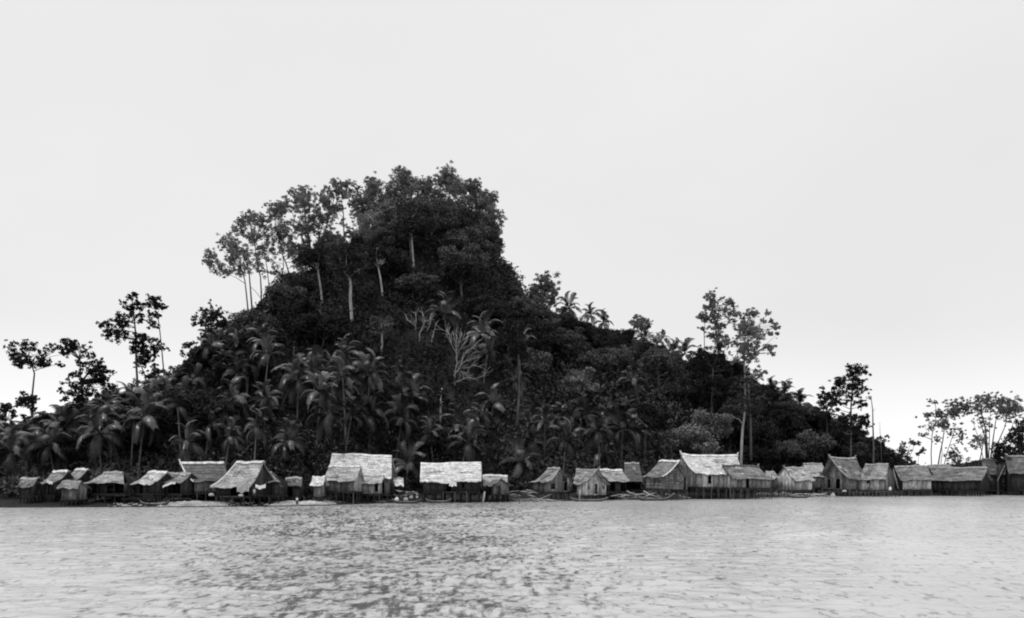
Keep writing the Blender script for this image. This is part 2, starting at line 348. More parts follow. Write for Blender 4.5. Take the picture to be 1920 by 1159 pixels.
for i, a in enumerate([(11, 4.6, 6.5), (12, 5.2, 6.0), (10, 5.4, 5.2), (14, 5.0, 8.0), (9, 4.2, 5.5), (13, 6.0, 6.5), (12, 3.6, 8.5)]):
    tb, V = tree_variant(100+i, *a, 34, 8000, .32, .3)
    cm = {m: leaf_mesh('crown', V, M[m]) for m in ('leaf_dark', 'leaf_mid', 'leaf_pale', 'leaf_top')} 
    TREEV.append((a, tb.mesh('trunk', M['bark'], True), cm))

# ---- named landmarks for labels
HUTN = [(48, 'the leftmost dark hut'), (110, 'the second hut'), (200, 'the low spreading hut'),
        (280, 'the parallelogram-roofed hut'), (372, 'the swooping-roofed hut'), (455, 'the washing hut'),
        (665, 'the tallest pale roof'), (760, 'the loaded canoe'), (845, 'the white oblong roof'),
        (930, 'the small gabled hut'), (985, 'the driftwood tangle'), (1040, 'the long-eaved hut'), (1120, 'the light-walled gable'),
        (1190, 'the dim back hut'), (1250, 'the plank-walled gable'), (1335, 'the bright horned roof'), (1405, 'the tall-stilted hut'),
        (1500, 'the pale mat-walled hut'), (1590, 'the tall grey horned roof'), (1645, 'the bare dead trunk'), (1720, 'the long low hut'),
        (1810, 'the big black gable'), (1890, 'the endmost dark huts')]
def near_hut(u): return min(HUTN, key=lambda h: abs(h[0]-u))[1]
def place_name(u, D):
    f = (D-Ds(u))/(ridge(u)-Ds(u))
    if f > .78: return 'on the ridge above'
    if f > .5: return 'on the upper slope above'
    if f > .28: return 'on mid slope above'
    return 'at the slope foot behind'

# ---- filler trees
placed = []
def filler():
    cnt = 0; tries = 0
    rg = np.random.default_rng(21)
    while cnt < 250 and tries < 9000:
        tries += 1
        u = rg.uniform(-120, 2040); q = rg.random()**.8
        if u > 1700 and rg.random() < .6: continue
        d0 = float(Ds(u))+20; D = d0+(float(ridge(u))+4-d0)*q
        if u < 1200 and D-d0 < 34 and rg.random() < .75: continue      # palm grove at the foot
        z = float(gz(u, D)); X = (u-PXC)/F*D
        vi = int(rg.integers(len(TREEV))); (h, cr, ch), tm, cms = TREEV[vi]
        s = rg.uniform(.75, 1.25)
        if 640 < u < 870 and 590 < HZ-F*(z-HC)/D < 740 and rg.random() < .6: continue
        # keep under the wooded outline: every part of the crown below it
        ok = False
        for _ in range(7):
            ztop = z+h*s*.97; pt = HZ-F*(ztop-HC)/D; pm = HZ-F*(z+h*s-ch*s*.45-HC)/D; w_ = cr*s*F/D
            if pt > sil(u) and pm > max(sil(u-w_*.8), sil(u+w_*.8)): ok = True; break
            s *= .86
        if not ok or s < .42: continue
        if hides(u, D, HZ-F*(z+h*s*.55-HC)/D, cr*s*F/D): continue
        if any((X-a)**2+((D-b)*.8)**2 < (cr*s*.62+c*.62)**2 for a, b, c in placed): continue
        placed.append((X, D, cr*s)); cnt += 1
        py = HZ-F*(z+h*s*.6-HC)/D
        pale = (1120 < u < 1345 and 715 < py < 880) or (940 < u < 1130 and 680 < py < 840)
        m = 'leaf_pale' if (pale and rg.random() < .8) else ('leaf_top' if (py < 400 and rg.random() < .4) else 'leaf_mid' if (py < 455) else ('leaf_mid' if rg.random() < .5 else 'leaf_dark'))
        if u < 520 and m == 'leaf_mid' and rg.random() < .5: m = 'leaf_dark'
        z -= h*s*(rg.uniform(.3, .42) if m == 'leaf_pale' else (rg.uniform(.3, .5) if m == 'leaf_top' else rg.uniform(.0, .3)))
        rt = empty('jungle_tree', (X, D, z), rg.uniform(0, 6.28)); rt.scale = (s, s, s*rg.uniform(.9, 1.1))
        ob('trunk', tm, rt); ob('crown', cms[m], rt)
        kind = {'leaf_pale': 'pale bushy tree', 'leaf_top': 'hazy grey-crowned tree', 'leaf_mid': 'mid-grey broadleaf tree', 'leaf_dark': 'dark broadleaf tree'}[m]
        pn = place_name(u, D)+' '+near_hut(u)
        tag(rt, kind+' '+pn, 'tree', kind+'s '+pn)
filler()

# ---- individually shaped trees. trunks: list of px polylines (with radius m); clumps: (px,py,r_px)
def special_tree(name, label, D, trunks, clumps, leaf='leaf_top', bark='bark', dens=1.0, size=.3, seed=0, depth=1.0, cat='tree', bare=False, flat=.15, nolimb=False, infill=None, twigs=0, spread=.78):
    rg = np.random.default_rng(1000+seed)
    if 35 <= seed <= 39: spread = 1.25; size = .2; dens *= .7; leaf = 'leaf_pale'
    if infill is None: infill = (.25 if seed < 14 else .5) if 10 <= seed <= 20 else (.12 if seed < 35 else .3)
    base = P(trunks[0][0][0][0], trunks[0][0][0][1], D)
    gzb = float(gz(trunks[0][0][0][0], D)); rt = empty(name, (base.x, D, min(base.z, gzb+1))); org = rt.location
    tb = MB(); tp = []
    for pts, r0, r1 in trunks:
        W = [P(x, y, D)-org for x, y in pts]
        if not tp or min((q-W[0]).length for q in tp) > 1.6: W = [W[0]+Vector((0, 0, -9.0))]+W
        dd = rg.uniform(-.5, .5)
        off = [0.0]+[rg.uniform(-.4, .4)+dd for _ in W[1:]]
        W = [p+Vector((0, o_, 0)) for p, o_ in zip(W, off)]
        m_ = len(W); tb.tube(W, [r0+(r1-r0)*i/(m_-1) for i in range(m_)], 7)
        for i in range(m_-1):
            for t in (0, .25, .5, .75): tp.append(W[i].lerp(W[i+1], t))
        tp.append(W[-1])
    C = []; RD_ = []; N_ = []
    if infill:
        extra = []
        for i_, a_ in enumerate(clumps):
            for b_ in clumps[i_+1:]:
                d_ = math.hypot(a_[0]-b_[0], a_[1]-b_[1])
                if 10 < d_ < 24 and rg.random() < infill: t_ = rg.uniform(.35, .65); extra.append((a_[0]+(b_[0]-a_[0])*t_+rg.uniform(-3, 3), a_[1]+(b_[1]-a_[1])*t_+rg.uniform(-3, 3), rg.uniform(4, 8)))
        clumps = list(clumps)+extra
    xs = [c[0] for c in clumps]; cx = sum(xs)/len(xs) if xs else 0; half = (max(xs)-min(xs))/2/F*D+2 if xs else 1
    for (x, y, r) in clumps:
        c = P(x, y, D)-org; rm = r/F*D
        dx = (x-cx)/F*D; c.y += rg.uniform(-1, 1)*math.sqrt(max(0, half**2-dx**2))*.7*depth
        if not nolimb:
            near = min(tp, key=lambda p: (p-c).length+(6 if p.z > c.z-.3 else 0)+(p.z < 4)*3)
            limb(tb, near, c, .10+.01*rm, .035, rg, 4, .1, 5)
        for j in range(10):
            o_ = Vector(rg.normal(size=3))*rm*spread; o_.z *= .85; rr = rm*rg.uniform(.25, .72)
            C.append(tuple(c+o_)); RD_.append((rr, rr*1.2, rr*.75)); N_.append(int((36*dens*rr*rr+8)/(size/.3)**2))
            if j < 2 and not nolimb: limb(tb, c, c+o_, .04, .015, rg, 2, .05, 4)
    if not clumps and twigs:
        for pts, r0, r1 in trunks:
            W = [P(x, y, D)-org for x, y in pts]
            for i_ in range(len(W)-1):
                for q_ in range(twigs):
                    t_ = rg.random(); p_ = W[i_].lerp(W[i_+1], t_); d_ = (W[i_+1]-W[i_]).normalized()+Vector(rg.normal(size=3))*.55; d_.z += .25; l_ = rg.uniform(.7, 2.4)
                    limb(tb, p_, p_+d_.normalized()*l_, .05, .015, rg, 3, .15, 4)
    ob('trunk', tb.mesh('trunk', M[bark], True), rt)
    if clumps: ob('crown', leaf_mesh('crown', leaves(np.array(C), np.array(RD_), N_, size, rg, .3, .1, flat), M[leaf]), rt)
    tag(rt, label, cat)
    return rt
T = special_tree
T('umbrella_tree', 'tall slender tree with a flat umbrella crown standing furthest left on the skyline', 236,
  [([(62, 790), (61, 740), (63, 700), (60, 684)], .30, .14)],
  [(46, 646, 8), (38, 650, 7), (62, 650, 9), (70, 652, 7), (31, 658, 7), (28, 676, 7), (40, 670, 9), (50, 677, 11), (62, 683, 10), (72, 682, 8), (80, 677, 7), (98, 681, 7), (104, 680, 5), (93, 650, 6), (99, 646, 4), (90, 665, 6), (115, 664, 4), (24, 682, 4)], seed=1, leaf='leaf_dark')
T('small_tree', 'small dark top-heavy tree just below the flat umbrella crown', 228, [([(59, 815), (59, 780), (57, 764)], .25, .15)],
  [(44, 750, 6), (50, 748, 7), (61, 745, 6), (56, 757, 8), (65, 752, 4), (41, 757, 4), (54, 738, 4)], seed=2, leaf='leaf_dark')
T('slender_tree', 'slender tree with an arched open crown right of the umbrella tree', 238, [([(156, 745), (152, 699), (149, 674)], .25, .12)],
  [(121, 641, 5), (120, 650, 4), (130, 645, 6), (134, 642, 6), (143, 648, 5), (152, 648, 9), (158, 654, 9), (165, 661, 6), (171, 668, 5), (130, 660, 6), (139, 662, 6), (142, 677, 4), (146, 681, 4), (126, 655, 5)], seed=3, leaf='leaf_dark')
T('dark_tree', 'dense black leafy tree leaning right on the skyline above the low spreading hut', 232, [([(148, 800), (146, 750), (158, 712), (172, 694)], .4, .2), ([(158, 800), (162, 755), (160, 730)], .3, .2)],
  [(186, 683, 8), (178, 684, 7), (168, 693, 11), (193, 700, 9), (183, 700, 11), (200, 698, 5), (149, 703, 9), (158, 717, 13), (172, 715, 12), (184, 712, 9), (137, 718, 8), (145, 725, 9), (130, 738, 8), (146, 738, 9), (163, 738, 9), (141, 758, 9), (160, 760, 8), (134, 750, 6), (125, 735, 4), (152, 770, 9), (190, 722, 5), (184, 742, 6), (192, 752, 6)], seed=4, leaf='leaf_dark', dens=1.5)
T('tall_tree', 'tallest tree of the left skyline with ragged tiers and a two-armed top', 244, [([(259, 740), (257, 680), (255, 624), (251, 590), (247, 556)], .34, .12), ([(276, 715), (266, 688), (258, 668)], .2, .1)],
  [(247, 551, 6), (244, 557, 5), (255, 569, 6), (258, 575, 5), (236, 571, 5), (247, 580, 5), (255, 588, 7), (234, 589, 5), (250, 597, 6), (240, 604, 9), (232, 609, 8), (222, 612, 8), (205, 618, 9), (199, 624, 7), (212, 628, 9), (219, 634, 6), (196, 612, 4), (245, 627, 9), (236, 632, 7), (258, 633, 10), (270, 635, 9), (282, 640, 8), (292, 647, 7), (248, 655, 7), (258, 650, 9), (270, 657, 10), (282, 655, 9), (255, 672, 8), (247, 680, 5), (289, 660, 8), (284, 672, 7), (268, 672, 7), (300, 640, 4)], seed=5, leaf='leaf_dark', dens=1.2)
T('thin_tree', 'thin bare-stemmed tree with a tufted top beside the tallest left skyline tree', 243, [([(308, 706), (305, 665), (301, 624), (296, 595), (290, 575)], .2, .08), ([(293, 590), (301, 578), (306, 586)], .06, .03)],
  [(280, 559, 6), (287, 562, 6), (293, 561, 5), (275, 574, 6), (283, 570, 5), (299, 570, 5), (302, 576, 4), (280, 590, 7), (291, 590, 5), (279, 605, 7), (288, 609, 6), (272, 601, 4), (296, 576, 4)], seed=6, leaf='leaf_dark')
T('conical_tree', 'dark pointed cone-shaped tree on the left shoulder of the hill', 255, [([(293, 770), (292, 700), (292, 684)], .4, .1)],
  [(292, 684, 5), (290, 694, 8), (295, 702, 9), (285, 706, 10), (300, 712, 10), (280, 722, 13), (296, 724, 14), (308, 728, 12), (270, 735, 13), (288, 742, 15), (306, 746, 15), (322, 732, 9)], seed=7, leaf='leaf_dark', dens=1.5, nolimb=True)
T('skyline_tree', 'tree with a pale straight stem standing where the hill begins to rise', 268, [([(387, 706), (386, 660), (385, 618), (388, 590)], .32, .15)],
  [(391, 577, 6), (397, 582, 6), (407, 577, 6), (379, 591, 7), (388, 597, 9), (394, 590, 7), (405, 592, 6), (413, 593, 6), (385, 611, 9), (399, 618, 10), (413, 612, 9), (379, 632, 7), (390, 640, 10), (404, 636, 11), (363, 604, 4), (369, 600, 3), (419, 600, 4)], seed=8, leaf='leaf_dark')
T('round_bush_tree', 'small rounded tree bulging from the left outline below the pale straight stem', 262, [([(362, 690), (361, 665)], .25, .15)],
  [(358, 653, 8), (366, 656, 8), (354, 664, 8), (366, 668, 10), (345, 690, 12), (333, 700, 10), (325, 708, 9)], seed=9, leaf='leaf_dark', dens=1.5)
T('leaning_tree', 'two thin stems fanning into a wide airy crown at the hill brow', 318,
  [([(466, 586), (462, 550), (459, 525), (452, 505)], .3, .14), ([(473, 586), (470, 550), (467, 516), (464, 500)], .3, .14), ([(460, 532), (445, 522), (428, 514)], .12, .05), ([(490, 560), (478, 545), (470, 538)], .12, .06)],
  [(394, 474, 6), (388, 484, 4), (391, 498, 6), (399, 489, 5), (406, 484, 6), (403, 500, 5), (414, 500, 6), (399, 507, 4), (431, 459, 8), (424, 465, 5), (428, 440, 6), (420, 461, 4), (434, 447, 6), (431, 472, 7), (422, 478, 6), (437, 486, 8), (427, 494, 6), (431, 512, 6), (440, 503, 7), (452, 458, 8), (460, 472, 9), (449, 480, 8), (470, 488, 11), (480, 490, 9), (454, 508, 8), (467, 506, 7), (443, 466, 6), (487, 505, 6)], seed=10, depth=1.0)
T('wide_tree', 'spreading tree whose domed crown tops the left brow of the hill', 322,
  [([(490, 545), (489, 520), (482, 490), (478, 455)], .28, .12), ([(505, 540), (500, 500), (494, 470)], .2, .1)],
  [(448, 410, 6), (443, 427, 6), (454, 415, 7), (460, 422, 6), (447, 436, 6), (466, 410, 6), (474, 403, 6), (482, 410, 7), (472, 420, 8), (497, 407, 7), (490, 416, 7), (462, 437, 8), (480, 433, 9), (485, 449, 9), (473, 452, 8), (502, 438, 10), (497, 425, 7), (508, 421, 8), (497, 466, 9), (508, 476, 9), (489, 478, 8), (512, 452, 9), (509, 405, 6)], seed=11)
T('forked_tree', 'leaning fork-stemmed tree left of the open gap of sky on the brow', 326,
  [([(545, 524), (538, 498), (530, 478), (524, 450)], .3, .14), ([(527, 520), (532, 500), (530, 480)], .2, .12)],
  [(514, 387, 6), (507, 392, 4), (522, 381, 5), (528, 386, 5), (519, 398, 7), (531, 403, 8), (542, 398, 6), (531, 418, 7), (531, 432, 10), (540, 438, 9), (524, 447, 9), (537, 450, 10), (548, 466, 11), (556, 476, 11), (552, 490, 12), (562, 498, 9), (519, 466, 9), (536, 470, 10), (514, 495, 8), (519, 516, 8), (525, 508, 7), (530, 523, 9), (494, 510, 7), (570, 510, 9)], seed=12)
T('broad_tree', 'big tree with a thick dark double trunk and broad layered crown above the brow', 330,
  [([(587, 520), (584, 490), (579, 444), (572, 410), (570, 380)], .48, .18), ([(592, 520), (594, 480), (598, 450), (604, 420)], .38, .15), ([(580, 450), (565, 430), (552, 412)], .2, .08)],
  [(554, 358, 6), (546, 362, 5), (565, 354, 5), (572, 356, 5), (582, 354, 5), (559, 372, 8), (549, 377, 6), (537, 381, 7), (545, 392, 9), (576, 368, 9), (568, 386, 10), (580, 380, 8), (593, 372, 9), (588, 392, 11), (560, 400, 10), (575, 405, 10), (559, 417, 10), (575, 417, 13), (593, 415, 11), (549, 425, 7), (565, 432, 9), (584, 430, 10), (570, 445, 6), (603, 400, 9)], seed=13, dens=1.2)
T('open_tree', 'tree with an overhanging flat-topped crown beside the bright gap of sky', 333,
  [([(606, 500), (602, 461), (610, 430), (618, 405)], .4, .16), ([(640, 480), (645, 440), (644, 400), (640, 375)], .3, .12), ([(618, 405), (624, 380), (630, 362)], .18, .08)],
  [(605, 361, 7), (605, 376, 9), (614, 368, 8), (622, 357, 7), (630, 350, 6), (642, 346, 5), (650, 350, 5), (659, 347, 5), (668, 351, 4), (673, 353, 3), (616, 385, 8), (633, 367, 9), (641, 360, 7), (630, 386, 9), (613, 398, 9), (636, 403, 9), (642, 388, 6), (602, 415, 8), (617, 414, 8), (605, 438, 9), (625, 438, 9), (634, 446, 8), (616, 450, 9), (645, 424, 6), (604, 456, 7), (655, 440, 5)], seed=14)
T('lacy_tree', 'lacy pale-crowned tree filling the notch left of the summit trees', 334,
  [([(690, 470), (692, 430), (694, 390), (697, 350)], .36, .12), ([(692, 420), (676, 400), (664, 388)], .16, .06)],
  [(690, 333, 5), (685, 337, 3), (699, 333, 5), (706, 338, 4), (693, 344, 6), (704, 348, 6), (697, 356, 7), (688, 362, 6), (667, 370, 5), (673, 378, 7), (660, 390, 6), (668, 394, 6), (686, 374, 9), (697, 370, 8), (676, 388, 7), (690, 390, 10), (702, 384, 10), (667, 410, 7), (678, 405, 7), (688, 410, 10), (700, 405, 12), (710, 392, 10), (707, 362, 8), (715, 372, 9), (656, 432, 6), (664, 444, 7), (673, 452, 8)], seed=15)
T('summit_tree', 'high rounded crown of the left of the two trees crowning the summit', 338,
  [([(745, 450), (750, 400), (752, 360)], .5, .2)],
  [(752, 320, 6), (746, 325, 6), (760, 325, 7), (765, 333, 9), (742, 334, 7), (754, 338, 12), (772, 338, 8), (741, 352, 11), (730, 358, 9), (762, 352, 14), (777, 350, 10), (752, 366, 14), (736, 374, 12), (771, 368, 13), (725, 372, 10), (787, 360, 8), (760, 385, 14), (742, 392, 13), (722, 388, 11)], seed=16, dens=1.1, leaf='leaf_top')
T('crest_tree', 'low misty tree filling the saddle between the two summit crowns', 340,
  [([(796, 440), (797, 400), (795, 370)], .4, .2)],
  [(788, 346, 7), (797, 342, 8), (803, 350, 8), (811, 355, 6), (793, 358, 10), (806, 366, 8), (785, 376, 12), (800, 380, 8), (779, 340, 4), (806, 338, 3), (815, 362, 6), (790, 394, 14), (776, 398, 14), (810, 396, 10)], seed=17)
T('domed_tree', 'domed misty crown of the right of the two trees crowning the summit', 338,
  [([(845, 450), (842, 410), (842, 360)], .5, .2)],
  [(836, 322, 7), (830, 327, 6), (845, 328, 9), (850, 337, 9), (832, 338, 9), (842, 346, 14), (824, 348, 9), (862, 346, 8), (856, 354, 12), (828, 362, 12), (844, 366, 15), (862, 366, 13), (816, 372, 8), (836, 384, 15), (856, 386, 15), (872, 376, 11), (818, 392, 11), (838, 404, 14), (862, 406, 14)], seed=18, dens=1.1)
T('thin_crowned_tree', 'thin-topped tree on the right shoulder of the summit', 336,
  [([(898, 440), (896, 400), (890, 360)], .4, .15)],
  [(877, 343, 4), (884, 341, 4), (892, 346, 4), (899, 350, 3), (881, 350, 5), (888, 360, 9), (877, 362, 9), (898, 366, 11), (910, 364, 9), (919, 363, 7), (925, 374, 7), (928, 369, 3), (912, 378, 11), (896, 382, 13), (884, 384, 12), (918, 390, 10), (902, 398, 13), (888, 404, 13)], seed=19)
T('cliff_tree', 'tree hanging over the steep right edge of the hilltop', 334,
  [([(920, 490), (919, 460), (915, 430), (912, 400)], .4, .15), ([(893, 470), (896, 440), (900, 415)], .3, .12)],
  [(913, 400, 12), (926, 401, 9), (936, 399, 5), (942, 398, 3), (925, 414, 12), (935, 419, 7), (942, 423, 3), (908, 416, 12), (925, 431, 11), (934, 443, 6), (913, 438, 11), (898, 430, 11), (926, 448, 9), (925, 461, 10), (934, 474, 6), (910, 455, 9), (896, 450, 9), (930, 466, 8), (905, 470, 8), (886, 440, 10)], seed=20)
for i, (x, y, t_) in enumerate([(725, 420, 'left'), (765, 425, 'left of centre'), (800, 425, 'centre'), (838, 432, 'centre right'), (872, 430, 'right'), (700, 440, 'far left'), (760, 455, 'lower left'), (812, 460, 'lower centre'), (862, 462, 'lower right'), (655, 478, 'lowest left'), (612, 492, 'brow'), (590, 470, 'notch')]):
    rg = np.random.default_rng(50+i)
    T('hilltop_tree', 'dense dark tree packed beneath the summit crowns, %s of the group' % t_, 322+3*(i % 3), [([(x, y+45), (x+rg.uniform(-4, 4), y+15), (x, y)], .4, .2)],
      [(x+rg.uniform(-26, 26), y+rg.uniform(-24, 20), rg.uniform(9, 14)) for _ in range(16)], seed=60+i, dens=1.2, leaf='leaf_mid' if i > 5 else 'leaf_top', bark='bark')
T('edge_tree', 'solitary rounded misty tree on the right slope below the cliff edge', 322, [([(1016, 600), (1018, 570), (1020, 545)], .35, .15)],
  [(1023, 517, 7), (1016, 522, 7), (1020, 531, 12), (1033, 535, 9), (1008, 535, 8), (1024, 546, 14), (1037, 550, 6), (1008, 550, 11), (996, 546, 7), (1035, 560, 7), (1022, 566, 11), (1006, 565, 12), (995, 558, 8)], seed=21, dens=1.5, leaf='leaf_pale', infill=.4)
T('bushy_tree', 'dense bushy tree on the steep right edge just under the cliff', 324, [([(955, 590), (956, 550), (955, 520)], .35, .15)],
  [(948, 505, 9), (940, 515, 13), (956, 520, 10), (962, 532, 11), (950, 538, 14), (968, 550, 13), (955, 560, 15), (978, 564, 12), (966, 578, 15), (984, 582, 13), (940, 556, 14)], seed=46, leaf='leaf_mid', dens=1.3, infill=0)
T('bushy_tree', 'low dense tree at the foot of the solitary rounded tree', 320, [([(1015, 640), (1016, 610), (1015, 595)], .3, .15)],
  [(992, 580, 10), (1002, 588, 12), (1016, 588, 12), (1030, 592, 12), (1044, 598, 11), (1056, 606, 11), (1000, 604, 15), (1020, 608, 16), (1040, 614, 15), (1070, 612, 10), (1086, 616, 11), (1100, 620, 10), (1062, 624, 14)], seed=47, leaf='leaf_mid', dens=1.3, infill=0)
T('lace_bush', 'wispy low tree on the shoulder just left of the solitary rounded tree', 325, [([(972, 565), (971, 540)], .2, .1)],
  [(970, 528, 6), (964, 533, 5), (976, 535, 5), (968, 541, 7), (980, 546, 6), (953, 502, 6), (946, 497, 7), (957, 510, 5)], seed=22)
T('sparse_tree', 'little sparse open tree alone on the long right ridge line', 316, [([(1203, 640), (1202, 620), (1200, 605)], .2, .08)],
  [(1195, 591, 3.5), (1190, 596, 3.5), (1186, 602, 4), (1196, 602, 4), (1203, 597, 3.5), (1210, 600, 4), (1217, 603, 4), (1206, 607, 4), (1194, 612, 5), (1200, 616, 5), (1210, 613, 4.5), (1188, 610, 3), (1216, 611, 3), (1204, 624, 5)], seed=23)
T('airy_tree', 'tall airy tree with tiered pale foliage, left of the pair on the right skyline', 262, [([(1348, 700), (1347, 660), (1344, 625), (1336, 590), (1332, 562)], .3, .1), ([(1322, 660), (1321, 625), (1322, 605)], .15, .06)],
  [(1330, 554, 6), (1324, 558, 5), (1340, 558, 6), (1334, 566, 6), (1325, 575, 7), (1317, 580, 5), (1333, 580, 7), (1342, 582, 9), (1350, 590, 8), (1361, 566, 6), (1368, 571, 6), (1372, 571, 3), (1364, 582, 7), (1376, 590, 7), (1383, 594, 5), (1371, 600, 6), (1317, 596, 6), (1311, 597, 3), (1325, 598, 7), (1336, 600, 9), (1346, 606, 8), (1355, 612, 7), (1342, 626, 8), (1350, 632, 8), (1359, 631, 6), (1347, 641, 8), (1327, 628, 5), (1320, 616, 5), (1360, 640, 6), (1352, 652, 8)], seed=24, dens=.8)
T('white_trunk_tree', 'tall tree with a long pale trunk rising behind the bright horned roof', 236,
  [([(1390, 870), (1391, 830), (1393, 800), (1397, 770), (1398, 730), (1397, 691), (1395, 655), (1398, 630)], .38, .12), ([(1392, 795), (1386, 786), (1377, 782), (1370, 776)], .14, .05), ([(1397, 700), (1406, 680), (1416, 664)], .14, .07)],
  [(1407, 588, 6), (1398, 594, 4), (1412, 592, 5), (1420, 590, 4), (1429, 593, 4), (1435, 601, 4), (1443, 604, 3.5), (1450, 608, 3.5), (1463, 612, 3.5), (1457, 613, 2.5), (1454, 621, 3.5), (1461, 624, 3), (1398, 604, 5), (1389, 614, 7), (1381, 620, 5), (1404, 614, 9), (1415, 612, 8), (1394, 624, 8), (1408, 628, 11), (1420, 624, 9), (1380, 632, 6), (1376, 640, 6), (1390, 638, 8), (1404, 642, 11), (1416, 638, 8), (1428, 612, 5), (1438, 627, 4), (1404, 656, 10), (1390, 656, 7), (1423, 654, 7), (1432, 652, 6), (1438, 656, 4), (1451, 653, 3.5), (1459, 661, 3), (1446, 660, 3), (1410, 668, 8), (1396, 672, 8), (1379, 676, 7), (1384, 664, 6), (1420, 692, 6), (1414, 704, 7), (1425, 702, 4)], seed=25, bark='bark_pale', size=.27, dens=.8)
T('dense_tree', 'dense dark tree under the tall airy tree, left of the long pale trunk', 258, [([(1335, 760), (1335, 720), (1336, 690)], .4, .2)],
  [(1313, 662, 9), (1326, 656, 10), (1340, 654, 9), (1352, 664, 10), (1305, 676, 10), (1320, 676, 14), (1340, 676, 15), (1358, 682, 13), (1310, 696, 14), (1332, 700, 17), (1356, 702, 15), (1370, 692, 9), (1320, 720, 16), (1345, 724, 17), (1368, 716, 14), (1372, 740, 14), (1350, 748, 16), (1330, 744, 15)], seed=44, leaf='leaf_dark', dens=1.3, infill=0)
T('leafy_tree', 'grey leafy tree whose foliage wraps the upper half of the long pale trunk', 233, [([(1408, 790), (1406, 750), (1404, 720)], .3, .15)],
  [(1392, 706, 7), (1408, 716, 9), (1384, 724, 9), (1400, 734, 10), (1414, 738, 11), (1384, 746, 10), (1398, 754, 9), (1418, 760, 12), (1380, 766, 9), (1412, 776, 11), (1428, 748, 11), (1372, 752, 8)], seed=45, leaf='leaf_mid', dens=1.0, infill=0)
T('ragged_tree', 'ragged-crowned tree standing high above the right end of the wood', 268,
  [([(1594, 840), (1594, 790), (1594, 760), (1597, 730), (1600, 700)], .34, .12)],
  [(1603, 685, 5), (1609, 687, 4), (1617, 690, 3), (1594, 691, 6), (1602, 698, 10), (1591, 706, 8), (1583, 706, 4), (1609, 712, 8), (1600, 716, 10), (1590, 720, 9), (1577, 718, 6), (1573, 722, 4), (1613, 722, 7), (1617, 732, 4), (1598, 732, 8), (1606, 736, 6), (1582, 732, 8), (1572, 737, 8), (1563, 744, 6), (1553, 741, 4), (1568, 750, 7), (1574, 760, 4), (1580, 766, 3), (1600, 748, 7), (1609, 754, 7), (1616, 757, 6), (1612, 764, 3), (1593, 744, 5)], seed=26, leaf='leaf_dark')
T('small_ragged_tree', 'smaller ragged tree leaning left beside the high ragged crown', 266, [([(1550, 800), (1549, 775), (1546, 752)], .25, .1)],
  [(1541, 734, 5), (1537, 742, 4), (1547, 742, 5), (1550, 751, 7), (1543, 756, 6), (1556, 758, 5), (1548, 772, 9), (1558, 776, 8), (1540, 780, 8), (1552, 790, 11)], seed=27, leaf='leaf_dark', dens=1.2)
T('low_branching_tree', 'dark tree with horizontal sprays pointing right toward the bare pole', 258, [([(1596, 850), (1597, 815), (1600, 795)], .25, .1)],
  [(1594, 782, 7), (1605, 784, 7), (1601, 795, 8), (1612, 797, 6), (1617, 786, 6), (1625, 781, 6), (1631, 780, 4), (1629, 789, 6), (1620, 795, 5), (1590, 800, 10), (1580, 808, 10), (1605, 812, 9)], seed=28, leaf='leaf_dark')
T('bare_pole_tree', 'tall bare dead trunk without branches behind the right-hand huts', 242, [([(1639, 880), (1638, 840), (1637, 800), (1637, 770), (1634, 744)], .3, .08), ([(1637, 771), (1641, 766)], .05, .02)], [], seed=29, bark='bark', cat='dead tree')
T('dead_sapling', 'thin dead sapling just right of the tall bare trunk', 246, [([(1651, 850), (1650, 810), (1649, 792)], .1, .03)], [], seed=30, cat='dead tree')
T('dead_stick', 'thin bare stick leaning against the sky above the left palms', 240, [([(226, 752), (221, 730), (217, 713)], .1, .04)], [], seed=31, cat='dead tree')
T('round_topped_tree', 'small round-topped tree at the right end of the wood beside the bare trunk', 250, [([(1648, 870), (1647, 845)], .25, .15)],
  [(1645, 824, 6), (1651, 823, 5), (1643, 834, 8), (1652, 836, 7), (1648, 848, 10), (1640, 855, 10), (1658, 856, 9), (1668, 856, 9), (1678, 860, 7)], seed=32, leaf='leaf_dark', dens=1.4)
T('twiggy_bush', 'twiggy half-bare bush where the wood ends above the long low hut', 246, [([(1697, 885), (1693, 858), (1688, 830)], .12, .04), ([(1698, 880), (1703, 850), (1707, 832)], .12, .04), ([(1700, 872), (1712, 838), (1716, 828)], .08, .03)],
  [(1690, 834, 3), (1706, 830, 3), (1714, 828, 3), (1718, 831, 2.5), (1693, 848, 5), (1686, 856, 6), (1700, 862, 6), (1705, 868, 6), (1712, 872, 5)], seed=33, leaf='leaf_mid')
T('tiny_tree', 'tiny wispy tree in the bright gap above the long low hut', 300, [([(1722, 882), (1722, 862), (1725, 848)], .1, .04)],
  [(1726, 843, 3), (1730, 848, 3), (1721, 851, 3), (1733, 844, 2.5)], seed=34, leaf='leaf_mid', bark='bark')
T('crooked_tree', 'thin crooked tree with wisps of foliage, first of the slender trees near the right end', 262, [([(1746, 885), (1746, 850), (1748, 816), (1754, 789), (1753, 765), (1752, 750)], .17, .06)],
  [(1753, 751, 2.5), (1757, 754, 2), (1764, 777, 4), (1768, 775, 3), (1758, 780, 3), (1745, 778, 2.5), (1741, 779, 2), (1735, 816, 3), (1731, 818, 2), (1750, 800, 2.5)], seed=35, leaf='leaf_mid')
